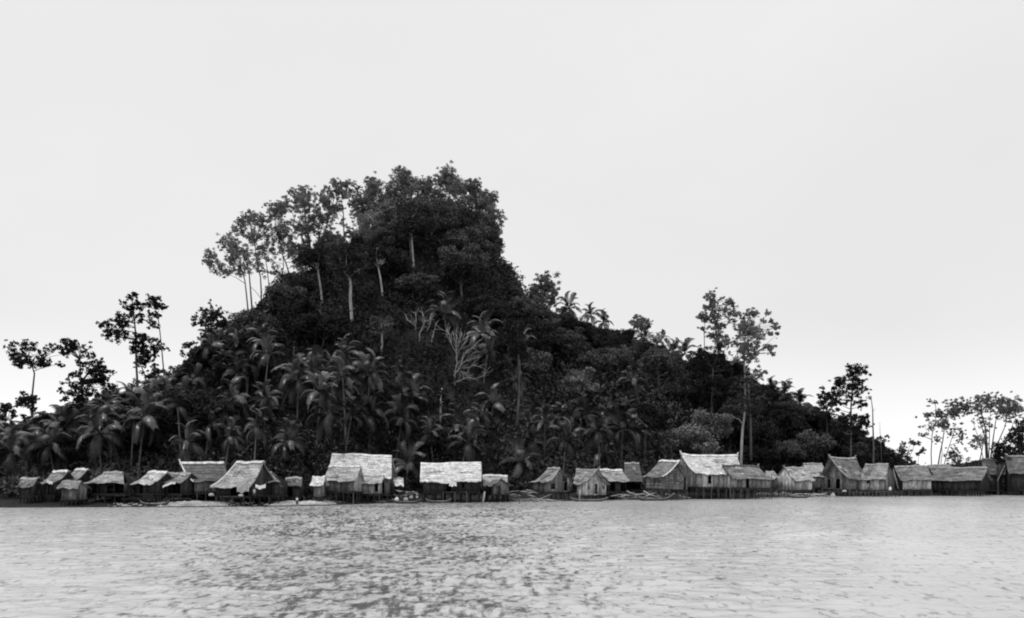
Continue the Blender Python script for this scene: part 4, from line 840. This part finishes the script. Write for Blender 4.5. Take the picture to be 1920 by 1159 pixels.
# left part of the village
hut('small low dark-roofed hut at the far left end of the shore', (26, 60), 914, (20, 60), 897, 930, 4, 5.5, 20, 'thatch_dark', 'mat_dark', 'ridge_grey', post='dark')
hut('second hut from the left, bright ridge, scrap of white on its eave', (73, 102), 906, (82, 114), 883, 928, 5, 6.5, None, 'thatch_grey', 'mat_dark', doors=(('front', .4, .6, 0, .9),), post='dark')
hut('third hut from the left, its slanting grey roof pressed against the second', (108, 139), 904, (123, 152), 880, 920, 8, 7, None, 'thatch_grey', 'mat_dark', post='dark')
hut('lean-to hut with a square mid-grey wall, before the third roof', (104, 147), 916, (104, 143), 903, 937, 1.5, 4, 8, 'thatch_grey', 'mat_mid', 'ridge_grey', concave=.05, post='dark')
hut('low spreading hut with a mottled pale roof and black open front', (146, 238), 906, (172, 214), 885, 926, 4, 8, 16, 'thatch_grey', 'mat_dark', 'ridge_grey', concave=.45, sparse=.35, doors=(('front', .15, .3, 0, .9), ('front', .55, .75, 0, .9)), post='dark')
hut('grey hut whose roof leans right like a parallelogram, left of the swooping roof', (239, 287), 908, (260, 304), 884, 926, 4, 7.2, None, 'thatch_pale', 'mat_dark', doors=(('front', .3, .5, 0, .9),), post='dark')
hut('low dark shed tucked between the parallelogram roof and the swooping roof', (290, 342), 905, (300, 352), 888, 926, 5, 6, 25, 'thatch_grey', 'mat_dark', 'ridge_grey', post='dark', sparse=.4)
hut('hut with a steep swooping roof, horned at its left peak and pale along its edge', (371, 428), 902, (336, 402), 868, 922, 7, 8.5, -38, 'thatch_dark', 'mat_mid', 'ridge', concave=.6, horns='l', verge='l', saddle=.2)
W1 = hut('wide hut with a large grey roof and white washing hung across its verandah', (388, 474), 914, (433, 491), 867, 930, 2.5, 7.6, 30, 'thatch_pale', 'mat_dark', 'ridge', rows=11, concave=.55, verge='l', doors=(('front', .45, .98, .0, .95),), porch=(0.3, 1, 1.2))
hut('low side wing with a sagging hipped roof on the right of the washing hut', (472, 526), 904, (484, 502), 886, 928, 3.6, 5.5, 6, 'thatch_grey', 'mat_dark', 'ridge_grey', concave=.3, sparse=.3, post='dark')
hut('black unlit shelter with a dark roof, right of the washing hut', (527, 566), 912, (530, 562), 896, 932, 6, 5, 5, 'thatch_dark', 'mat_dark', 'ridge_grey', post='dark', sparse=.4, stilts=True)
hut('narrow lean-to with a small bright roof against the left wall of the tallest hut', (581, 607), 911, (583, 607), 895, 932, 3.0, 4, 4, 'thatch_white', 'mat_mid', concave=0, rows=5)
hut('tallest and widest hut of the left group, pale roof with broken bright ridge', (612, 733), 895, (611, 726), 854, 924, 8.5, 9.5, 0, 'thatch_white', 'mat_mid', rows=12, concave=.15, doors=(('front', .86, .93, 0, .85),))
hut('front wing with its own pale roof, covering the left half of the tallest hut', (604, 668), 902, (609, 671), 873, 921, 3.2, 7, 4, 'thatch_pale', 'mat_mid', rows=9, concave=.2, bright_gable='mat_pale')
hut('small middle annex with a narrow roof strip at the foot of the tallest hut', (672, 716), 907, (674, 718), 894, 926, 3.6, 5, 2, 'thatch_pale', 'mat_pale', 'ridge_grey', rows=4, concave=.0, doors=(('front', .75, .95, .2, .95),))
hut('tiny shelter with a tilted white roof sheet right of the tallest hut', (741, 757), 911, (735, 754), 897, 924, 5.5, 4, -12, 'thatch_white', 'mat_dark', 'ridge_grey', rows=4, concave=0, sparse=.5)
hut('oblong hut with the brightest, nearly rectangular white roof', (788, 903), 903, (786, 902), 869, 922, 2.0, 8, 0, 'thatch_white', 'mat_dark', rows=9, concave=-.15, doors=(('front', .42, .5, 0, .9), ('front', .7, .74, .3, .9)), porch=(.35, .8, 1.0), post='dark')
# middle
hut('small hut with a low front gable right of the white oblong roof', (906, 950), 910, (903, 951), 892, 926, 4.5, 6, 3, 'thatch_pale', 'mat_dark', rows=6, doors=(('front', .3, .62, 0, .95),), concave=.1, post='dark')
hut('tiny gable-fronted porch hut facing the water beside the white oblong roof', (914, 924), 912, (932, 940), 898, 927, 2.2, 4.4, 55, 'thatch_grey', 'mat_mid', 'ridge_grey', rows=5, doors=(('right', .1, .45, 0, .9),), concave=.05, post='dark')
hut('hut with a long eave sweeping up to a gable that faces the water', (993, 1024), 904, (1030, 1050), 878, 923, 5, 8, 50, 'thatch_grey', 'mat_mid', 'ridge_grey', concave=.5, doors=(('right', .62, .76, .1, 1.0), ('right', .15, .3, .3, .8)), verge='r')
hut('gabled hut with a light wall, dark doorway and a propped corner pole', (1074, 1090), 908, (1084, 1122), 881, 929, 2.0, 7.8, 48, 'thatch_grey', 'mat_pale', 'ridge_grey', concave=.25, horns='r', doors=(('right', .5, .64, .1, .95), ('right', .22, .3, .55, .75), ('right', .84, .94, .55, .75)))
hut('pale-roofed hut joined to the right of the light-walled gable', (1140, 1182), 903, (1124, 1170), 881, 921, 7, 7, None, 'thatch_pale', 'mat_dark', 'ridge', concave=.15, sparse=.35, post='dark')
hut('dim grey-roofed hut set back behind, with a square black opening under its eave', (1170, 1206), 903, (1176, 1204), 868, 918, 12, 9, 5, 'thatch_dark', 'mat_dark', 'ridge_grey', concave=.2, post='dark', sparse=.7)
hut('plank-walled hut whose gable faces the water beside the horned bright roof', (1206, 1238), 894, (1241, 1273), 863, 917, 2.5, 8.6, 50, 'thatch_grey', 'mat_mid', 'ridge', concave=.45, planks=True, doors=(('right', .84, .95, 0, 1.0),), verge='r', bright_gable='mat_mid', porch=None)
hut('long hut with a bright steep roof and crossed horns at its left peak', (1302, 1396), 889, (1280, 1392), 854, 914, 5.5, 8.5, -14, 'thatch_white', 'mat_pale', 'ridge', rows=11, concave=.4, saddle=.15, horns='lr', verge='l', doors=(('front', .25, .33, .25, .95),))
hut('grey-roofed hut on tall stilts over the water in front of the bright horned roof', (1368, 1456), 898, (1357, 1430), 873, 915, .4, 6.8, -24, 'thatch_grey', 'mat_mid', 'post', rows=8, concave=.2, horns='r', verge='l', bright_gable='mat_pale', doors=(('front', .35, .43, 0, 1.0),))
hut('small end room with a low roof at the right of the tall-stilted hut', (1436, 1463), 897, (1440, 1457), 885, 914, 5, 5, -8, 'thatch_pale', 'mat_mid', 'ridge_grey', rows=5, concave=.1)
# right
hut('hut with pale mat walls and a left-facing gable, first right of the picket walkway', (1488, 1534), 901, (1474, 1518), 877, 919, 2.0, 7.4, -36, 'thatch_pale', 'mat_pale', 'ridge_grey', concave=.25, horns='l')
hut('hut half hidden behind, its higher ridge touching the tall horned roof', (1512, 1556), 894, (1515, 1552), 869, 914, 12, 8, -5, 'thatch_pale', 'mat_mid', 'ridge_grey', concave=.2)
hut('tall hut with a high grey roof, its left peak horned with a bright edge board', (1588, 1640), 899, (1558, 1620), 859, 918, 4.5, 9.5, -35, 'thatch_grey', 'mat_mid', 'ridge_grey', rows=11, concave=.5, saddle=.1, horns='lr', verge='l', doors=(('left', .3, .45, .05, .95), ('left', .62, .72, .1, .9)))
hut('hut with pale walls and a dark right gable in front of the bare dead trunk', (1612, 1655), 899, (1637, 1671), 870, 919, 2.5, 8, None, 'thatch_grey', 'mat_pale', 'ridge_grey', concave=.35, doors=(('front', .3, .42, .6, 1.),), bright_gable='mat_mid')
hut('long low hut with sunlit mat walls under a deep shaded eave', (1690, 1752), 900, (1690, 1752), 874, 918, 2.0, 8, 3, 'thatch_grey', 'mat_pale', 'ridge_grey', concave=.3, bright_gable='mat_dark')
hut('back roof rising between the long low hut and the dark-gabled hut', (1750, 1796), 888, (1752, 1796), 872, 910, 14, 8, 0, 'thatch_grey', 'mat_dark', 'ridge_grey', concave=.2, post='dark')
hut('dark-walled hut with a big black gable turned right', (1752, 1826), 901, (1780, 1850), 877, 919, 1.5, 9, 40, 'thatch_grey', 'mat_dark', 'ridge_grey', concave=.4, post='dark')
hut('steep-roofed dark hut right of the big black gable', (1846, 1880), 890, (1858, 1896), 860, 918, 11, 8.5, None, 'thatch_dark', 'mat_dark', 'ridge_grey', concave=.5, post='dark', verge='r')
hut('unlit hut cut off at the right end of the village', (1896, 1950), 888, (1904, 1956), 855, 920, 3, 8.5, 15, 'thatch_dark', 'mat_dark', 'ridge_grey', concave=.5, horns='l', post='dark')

# ------------------------------------------------------------------ boats
def canoe(label, u0, u1, yw, z_off=0., hull='hull', dep=0., prow=.5, bundles=()):
    uc = (u0+u1)/2; D = F*HC/(yw-HZ); s = F/D; Lc = (u1-u0)/s/max(.3, math.cos(R(dep))); g = max(0, float(gz(uc, D)))
    rt = empty('canoe', ((uc-PXC)/s, D, g+z_off), R(dep)); mb = MB(); n = 16; K = 7; base = 0
    def ring(i, inset):
        t = i/n*2-1; wd = (.48*(1-abs(t)**2.6)+.02)-inset; x = t*(Lc/2-inset); up = prow*abs(t)**4
        out_ = []
        for j in range(K+1):
            a = math.pi*j/K; out_.append((x, -max(wd, .01)*math.cos(a), .48+up-(.48-inset*1.2)*math.sin(a)**.8*(1-.3*abs(t)**3)))
        return out_
    for ins in (0, .05):
        a0 = len(mb.v)
        for i in range(n+1): mb.v += ring(i, ins)
        for i in range(n):
            for j in range(K):
                q = a0+i*(K+1)+j; f = (q, q+1, q+K+2, q+K+1); mb.f.append(f if ins else f[::-1])
    h = (n+1)*(K+1)
    for i in range(n):
        for j in (0, K):
            q = i*(K+1)+j; mb.f.append((q, q+K+1, q+K+1+h, q+h))
    for v in range(len(mb.v)): pass
    ob('hull', mb.mesh('hull', M[hull], False), rt)
    for sg in (-1, 1):
        g_ = MB(); g_.tube([(t*(Lc/2), sg*(.48*(1-abs(t)**2.6)+.02), .5+prow*abs(t)**4) for t in np.linspace(-1, 1, 17)], .035, 5); ob('gunwale', g_.mesh('gunwale', M['hull_pale']), rt)
    for t in (-.5, -.15, .2, .55):
        b_ = MB(); wd = .47*(1-abs(t)**2.6); b_.box(t*Lc/2-.1, t*Lc/2+.1, -wd, wd, .40, .44); ob('thwart', b_.mesh('thwart', M['hull_pale']), rt)
    tag(rt, label, 'canoe'); return rt
canoe('long dark canoe pulled up on the mud below the parallelogram-roofed hut', 205, 262, 946, .0, dep=10)
canoe('canoe with a pale rim lying bow-up beside the long dark one', 236, 290, 941, .25, 'hull_pale', dep=16)
canoe('black canoe low at the water edge in front of the low dark shed', 262, 318, 950.5, -.15, dep=-2)
canoe('slim canoe grounded left of the sand patch under the spreading hut', 150, 206, 947, .0, dep=8)
B = canoe('dark canoe loaded with pale bundles between the two biggest pale roofs', 735, 790, 944.5, -.12, dep=0)
canoe('slim dark canoe moored under the white oblong hut', 798, 846, 943.5, -.12, dep=3)
canoe('pale-rimmed canoe beached beside the tangle of driftwood', 953, 1000, 940, -.1, 'hull_pale', dep=4)
canoe('dark canoe lying under the propped corner pole', 1068, 1140, 940.5, -.14, dep=-3)
canoe('canoe with a raised curving prow pointing right below the plank gable', 1185, 1264, 939.0, -.14, 'hull', prow=1.2, dep=-2)
canoe('pale canoe stacked behind the one with the raised prow', 1160, 1225, 935.5, .1, 'hull_pale', dep=-6)
canoe('small dark boat under the mat-walled hut right of the pickets', 1478, 1520, 934, -.12, dep=2)
# bundles, cloths
def blob(name, label, px, py, D, rx, ry, rz, m, cat):
    rg = np.random.default_rng(int(px*7)); me = MB(); nu, nv = 10, 7; V = []
    ph = rg.uniform(0, 6, 4)
    for i in range(nv+1):
        for j in range(nu):
            a = 2*math.pi*j/nu; b_ = math.pi*i/nv-math.pi/2; k = 1+.14*math.sin(3*a+ph[0]+2*b_)+.1*math.sin(5*a+ph[1])
            z = math.sin(b_)*rz*(1+.1*math.sin(2*a+ph[2])); z = max(z, -rz*.6)
            me.v.append((math.cos(a)*math.cos(b_)*rx*k, math.sin(a)*math.cos(b_)*ry*k, z))
    for i in range(nv):
        for j in range(nu): me.f.append((i*nu+j, i*nu+(j+1) % nu, (i+1)*nu+(j+1) % nu, (i+1)*nu+j))
    o = ob(name, me.mesh(name, M[m], True)); o.location = P(px, py, D); tag(o, label, cat); return o
DB = F*HC/(944.5-HZ)
blob('bundle', 'bright white bundle at the left end of the loaded canoe', 744, 936.5, DB, .38, .3, .42, 'cloth', 'bundle')
blob('bundle', 'slumped pale sack in the middle of the loaded canoe', 761, 937, DB, .45, .3, .4, 'cloth_grey', 'sack')
blob('bundle', 'small grey heap at the right end of the loaded canoe', 771, 933, DB+.1, .35, .3, .3, 'cloth_grey', 'bundle')
blob('sack', 'pale sack standing on the landing under the tall horned hut', 1562, 930, 223, .55, .4, .7, 'cloth_grey', 'sack')
blob('sack', 'small pale heap beneath the left gable of the tall horned hut', 1583, 921, 222, .5, .4, .25, 'cloth_grey', 'sack')
blob('jar', 'small white jar at the corner of the hut before the bare trunk', 1669, 917, 230, .32, .3, .5, 'cloth', 'jar')
blob('heap', 'grey heap of nets on the platform of the long-eaved hut', 1032, 912, 192, .7, .5, .35, 'cloth_grey', 'net heap')
blob('basket', 'pale round basket on the washing-hut verandah floor', 452, 929, 157.5, .4, .35, .25, 'cloth_grey', 'basket')
blob('basket', 'small pale basket beside the washing-hut stilts', 396, 928, 158, .4, .35, .3, 'cloth_grey', 'basket')
def cloth(name, label, p0, p1, drop, D, m, sag=.25, cat='cloth'):
    A = P(*p0, D); Bv = P(*p1, D); n, k = 14, 6; V = []
    for i in range(k+1):
        for j in range(n+1):
            t = j/n; q = A.lerp(Bv, t); V.append((q.x-A.x, .07*math.sin(j*1.7)*(.3+i/k)+.04*math.sin(j*.9+i), q.z-A.z-sag*math.sin(math.pi*t)-drop*i/k*(1-.12*math.sin(j*.8))))
    F_ = len(V); V += [(x, y+.03, z) for x, y, z in V]
    lp = []; 
    for i in range(k):
        for j in range(n):
            q = i*(n+1)+j; lp += [q, q+n+1, q+n+2, q+1]; lp += [F_+q, F_+q+1, F_+q+n+2, F_+q+n+1]
    o = ob(name, mesh_np(name, V, 4, lp, M[m], True)); o.location = A; tag(o, label, cat); return o
cloth('washing', 'grey cloth hung left of the post on the washing-hut verandah', (444, 911), (467, 908), 1.0, 157.2, 'cloth_grey', .15)
cloth('washing', 'white cloth sagging right of the post on the washing-hut verandah', (479, 908), (498, 907), .55, 157.2, 'cloth', .25)
cloth('awning', 'bright white sheet slung under the left eave of the low dark shed', (305, 911), (329, 903), .35, 158, 'cloth', -.15)
cloth('sail_cloth', 'bright strip of sailcloth slung below the eave of the oblong white roof', (828, 903.5), (851, 900.5), .35, 174.8, 'cloth', .05)
cloth('sail_cloth', 'square white cloth hanging on the front of the oblong white-roofed hut', (842, 904), (856, 903), .75, 174.6, 'cloth', .02)
cloth('washing', 'pale mat hung over the platform edge under the second hut', (88, 900), (99, 903), .45, 157.5, 'cloth', .05)
# poles
def pole(label, a, b, D, r=.08, m='post', cat='pole', db=0.):
    A = P(*a, D); Bv = P(*b, D+db); mb_ = MB(); mb_.tube([Vector((0, 0, 0)), (Bv-A)*.5+Vector((.02, 0, 0)), Bv-A], [r, r*.9, r*.7], 7)
    o = ob('pole', mb_.mesh('pole', M[m], True)); o.location = A; tag(o, label, cat)
pole('leaning pale post at the right corner of the oblong white-roofed hut', (905, 945), (909, 922), 173.6, .17, 'bark_pale')
pole('mooring pole standing in the water before the driftwood tangle', (974, 946), (973, 929), 175, .08, 'post')
pole('upright corner pole in front of the light-walled gable hut', (1087, 942), (1086, 917), 186, .12, 'bark_pale')
pole('diagonal prop leaning on the left corner of the light-walled gable hut', (1064, 938), (1096, 909), 187, .07, 'post')
pole('tall thin pole standing before the tall-stilted hut front wall', (1369, 942), (1369, 899), 201, .10, 'post')
pole('pole rising past the eave at the right of the tall-stilted hut', (1447, 938), (1447, 889), 206, .08, 'post')
pole('long slanting spar propped against the hut before the bare trunk', (1684, 916), (1675, 880), 228, .09, 'ridge_grey')
pole('slanting pole at the dark-gabled huts near the right end', (1870, 902), (1884, 872), 231, .07, 'ridge_grey')
pole('second slanting pole at the dark-gabled huts, nearer the end of the village', (1903, 880), (1915, 860), 230, .07, 'ridge_grey')
pole('stake standing in the sand under the washing hut', (475, 946), (475, 930), 160, .08, 'post')
# driftwood
def driftwood(label, cx, cy, D, wpx, hpx, n, seed):
    rg = np.random.default_rng(seed); rt = empty('driftwood', tuple(P(cx, cy, D))); s = F/D
    for i in range(n):
        x = rg.uniform(-.5, .5)*wpx/s; l = rg.uniform(.4, .9)*wpx/s*.6; a = rg.normal()*.18; z = rg.uniform(-.3, .5)*hpx/s
        mb_ = MB(); mb_.tube([(x-l/2, rg.uniform(-.6, .6), z-math.sin(a)*l/2), (x+rg.normal()*.1, rg.uniform(-.4, .4), z+rg.normal()*.15), (x+l/2, rg.uniform(-.6, .6), z+math.sin(a)*l/2)], [.1, .08, .04], 6)
        ob('branch', mb_.mesh('branch', M[('post', 'mat_pale', 'bark_pale', 'ridge_grey')[i % 4]], True), rt)
    tag(rt, label, 'driftwood')
driftwood('tangle of pale driftwood and poles between the small gabled hut and the long-eaved hut', 982, 927, 186, 56, 12, 14, 1)
driftwood('low bank of logs at the water edge below the driftwood tangle', 1020, 939, 186, 100, 6, 12, 2)
driftwood('heap of grey planks and poles left of the raised-prow canoe', 1190, 932, 194, 80, 10, 16, 3)
driftwood('clutter of poles and branches behind the loaded canoe', 762, 926, 180, 40, 14, 12, 4)
driftwood('poles lying on the mud in front of the leftmost huts', 240, 937, 163, 90, 10, 10, 5)
driftwood('logs and debris on the foreshore under the spreading hut', 180, 934, 164, 60, 8, 8, 6)
driftwood('loose sticks under the washing hut', 440, 943, 160, 60, 8, 8, 7)
driftwood('long bleached poles laid on the mud between the parallelogram roof and the swooping roof', 300, 936, 163, 110, 8, 14, 8)
driftwood('poles and planks lying beneath the swooping-roofed hut', 360, 930, 168, 70, 8, 10, 9)
driftwood('broken poles at the water edge below the mat-walled hut', 1510, 929, 222, 70, 8, 12, 10)
driftwood('clutter of sticks under the plank-walled gable hut', 1250, 930, 204, 60, 10, 12, 11)
# picket walkway right of the tall-stilted hut
D = float(shore(1440))+3; rt = empty('picket_walkway', (P(1418, HZ, D).x, D, 0)); s = F/D
for i in range(19):
    x = i*3.7/s; o_ = ob('picket', POSTM, rt); o_.location = (x, .05*math.sin(i*2.), -1.5); o_.scale = (.8, .8, 1.5+2.0+.3*math.sin(i*1.7))
for i in range(16):
    mb_ = MB(); x = i*4.2/s; mb_.box(x+.03, x+4.2/s-.03, .35, 1.6, 1.0, 1.07); ob('deck_plank', mb_.mesh('deck_plank', M['mat_pale'] if i % 2 else M['post']), rt)
for i in range(12):
    mb_ = MB(); x = (4+i*5.4)/s; mb_.box(x, x+3.8/s, 1.75, 1.82, .35, 1.0+.2*math.sin(i*2.3)); ob('screen_board', mb_.mesh('screen_board', M['ridge_grey' if i % 3 else 'cloth_grey']), rt)
tag(rt, 'low walkway of pickets and pale boards right of the tall-stilted hut', 'walkway')
D = float(shore(1560))+1.5; rt = empty('landing_fence', (P(1535, HZ, D).x, D, 0)); s = F/D
for i in range(22):
    x = i*7.2/s; o_ = ob('picket', POSTM, rt); o_.location = (x, .1*math.sin(i*2.), -1.5); o_.scale = (.9, .9, 1.5+1.6+.5*math.sin(i*1.9))
for i in range(9):
    mb_ = MB(); x = i*17.5/s; mb_.tube([(x, .05, 1.1+.1*math.sin(i)), (x+17/s, .05, 1.15+.1*math.cos(i))], .06, 5); ob('rail', mb_.mesh('rail', M['post'], True), rt)
tag(rt, 'rough stake fence along the water under the right-hand huts', 'fence')

# ------------------------------------------------------------------ people
def person(label, px, yfoot, D, face=0., pose='stand', top='cloth', low='cloth_dark', h=1.62, bare=False):
    z0 = P(px, yfoot, D).z; rt = empty('person', (P(px, HZ, D).x, D, z0), R(face)); k = h/1.7
    sit = pose == 'sit'
    J = {'pel': (0, 0, .95), 'wst': (0, 0, 1.08), 'chs': (0, -.01, 1.30), 'nck': (0, -.01, 1.46), 'hd0': (0, -.02, 1.54), 'hd1': (0, -.03, 1.66)}
    for s_, n_ in ((-1, 'l'), (1, 'r')):
        bend = .12 if pose == 'bend' else 0
        J['sh'+n_] = (s_*.17, 0, 1.40); J['el'+n_] = (s_*.24, .0-.02*s_, 1.14); J['wr'+n_] = (s_*.25, -.1, .92); J['hn'+n_] = (s_*.245, -.12, .85)
        J['hp'+n_] = (s_*.09, 0, .9); J['kn'+n_] = (s_*.11, -.03-.05*(s_ > 0), .5); J['an'+n_] = (s_*.11, .03+.08*(s_ > 0), .09); J['to'+n_] = (s_*.12, -.13+.08*(s_ > 0), .04)
        if sit:
            J['kn'+n_] = (s_*.13, -.42, .92); J['an'+n_] = (s_*.13, -.44, .5); J['to'+n_] = (s_*.13, -.58, .46); J['wr'+n_] = (s_*.16, -.33, 1.0); J['hn'+n_] = (s_*.14, -.4, .99); J['el'+n_] = (s_*.24, -.1, 1.12)
    if pose == 'bend':
        for q in ('wst', 'chs', 'nck', 'hd0', 'hd1', 'shl', 'shr', 'ell', 'elr', 'wrl', 'wrr', 'hnl', 'hnr'):
            x, y, z = J[q]; dz_ = z-.95; J[q] = (x, y-dz_*.75, .95+dz_*.7)
    rad = dict(pel=.14, wst=.125, chs=.15, nck=.055, hd0=.085, hd1=.095, shl=.065, shr=.065, ell=.045, elr=.045, wrl=.03, wrr=.03, hnl=.035, hnr=.035, hpl=.10, hpr=.10, knl=.06, knr=.06, anl=.04, anr=.04, tol=.035, tor=.035)
    E = [('pel', 'wst'), ('wst', 'chs'), ('chs', 'nck'), ('nck', 'hd0'), ('hd0', 'hd1')]
    for n_ in 'lr': E += [('chs', 'sh'+n_), ('sh'+n_, 'el'+n_), ('el'+n_, 'wr'+n_), ('wr'+n_, 'hn'+n_), ('pel', 'hp'+n_), ('hp'+n_, 'kn'+n_), ('kn'+n_, 'an'+n_), ('an'+n_, 'to'+n_)]
    names = list(J); me = bpy.data.meshes.new('body'); me.from_pydata([tuple(c*k for c in J[n_]) for n_ in names], [(names.index(a), names.index(b)) for a, b in E], [])
    o = ob('body', me, rt); me.materials.append(M['skin'])
    sk = o.modifiers.new('skin', 'SKIN'); su = o.modifiers.new('sub', 'SUBSURF'); su.levels = su.render_levels = 1
    if not me.skin_vertices: me.attributes.new  # layer is made by the modifier below
    try:
        lay = me.skin_vertices[0].data
    except Exception:
        bpy.context.view_layer.objects.active = o; o.select_set(True)
        bpy.ops.mesh.customdata_skin_add(); lay = me.skin_vertices[0].data
    for i, n_ in enumerate(names): lay[i].radius = (rad[n_]*k, rad[n_]*k); lay[i].use_root = (n_ == 'pel')
    # five separate fingers on each hand, rooted inside the palm
    fg = MB()
    for n_ in 'lr':
        p = Vector(J['hn'+n_]); d_ = (p-Vector(J['wr'+n_])).normalized()
        for q in range(4): fg.tube([(p+Vector((0, (q-1.5)*.018, 0)))*k, (p+d_*.05+Vector((0, (q-1.5)*.02, 0)))*k, (p+d_*(.085-.01*abs(q-1.5))+Vector((0, (q-1.5)*.02-.015, 0)))*k], [.009*k, .008*k, .006*k], 5)
        fg.tube([(p-d_*.02)*k, (p+Vector((0, -.05, -.01)))*k, (p+d_*.03+Vector((0, -.06, 0)))*k], [.011*k, .009*k, .007*k], 5)
    ob('fingers', fg.mesh('fingers', M['skin'], True), rt)
    hd = MB(); hc = Vector(J['hd1']); 
    ub = [(c, r_) for c, r_ in ((0., .115), (.3, .12), (.6, .105), (.85, .07), (1., .02))]
    a0 = Vector(J['hd1'])+Vector((0, .02, -.02)); hd.tube([(a0+Vector((0, .012, .1*c)))*k for c, r_ in ub], [r_*k for c, r_ in ub], 10); ob('hair', hd.mesh('hair', M['hair'], True), rt)
    if not bare:
        tb = MB(); c = [Vector(J[q]) for q in ('pel', 'wst', 'chs', 'nck')]; tb.tube([c[0]*k, c[1]*k, c[2]*k, (c[2].lerp(c[3], .55))*k], [.175*k, .165*k, .195*k, .11*k], 12); ob('shirt', tb.mesh('shirt', M[top], True), rt)
    lb = MB()
    if not sit: lb.tube([(0, 0, 1.02*k), (0, 0, .9*k), (0, -.02*k, .6*k), (0, -.02*k, .42*k)], [.16*k, .2*k, .21*k, .22*k], 12)
    else: lb.tube([(0, .1*k, .95*k), (0, -.1*k, .93*k), (0, -.42*k, .92*k)], [.2*k, .19*k, .17*k], 12)
    ob('sarong', lb.mesh('sarong', M[low], True), rt)
    tag(rt, label, 'person')
person('standing figure in a white shirt at the water edge right of the washing hut', 557, 949.5, 162, 20)
person('dark stooping figure on the sand behind the white-shirted one', 571, 944, 168, -60, 'bend', bare=True, low='cloth_dark')
person('figure in white standing beside the loaded canoe under the oblong hut', 782, 938, 180.5, -30, low='cloth')
person('seated grey-clad figure on the washing-hut verandah between the two cloths', 477, 934, 157.0, 10, 'sit', top='cloth_grey', low='cloth_grey')
person('dim figure bending over the bundles in the loaded canoe', 753, 941, DB, 80, 'bend', top='cloth_dark')

# repeats that share wording are told apart by their order from the left
byl = {}
for o in col.objects:
    if o.parent is None and o.get('label') and o.get('group') and o.get('category') in ('tree', 'palm tree'): byl.setdefault(o['label'], []).append(o)
ORD = ['leftmost', 'second from left', 'third from left', 'fourth from left', 'fifth from left', 'sixth from left', 'seventh from left', 'eighth from left', 'ninth from left', 'tenth from left', 'eleventh from left', 'twelfth from left']+['%dth from left' % i for i in range(13, 30)]
for lb, os_ in byl.items():
    os_.sort(key=lambda o: o.location.x/o.location.y)
    if len(os_) == 1: continue
    for i, o in enumerate(os_):
        o['label'] = (ORD[i] if i < len(os_)-1 else 'rightmost')+', '+lb
for o in col.objects:
    if o.parent is None and o.get('category') == 'tree' and o.get('group'): o['group'] = 'jungle trees covering the hill'
    if o.parent is None and o.get('category') == 'palm tree': o['group'] = 'coconut palms around the village and hill'
    if o.get('category') == 'stilt house': o['group'] = 'thatched stilt houses along the shore'
    if o.get('category') == 'canoe': o['group'] = 'canoes along the shore'
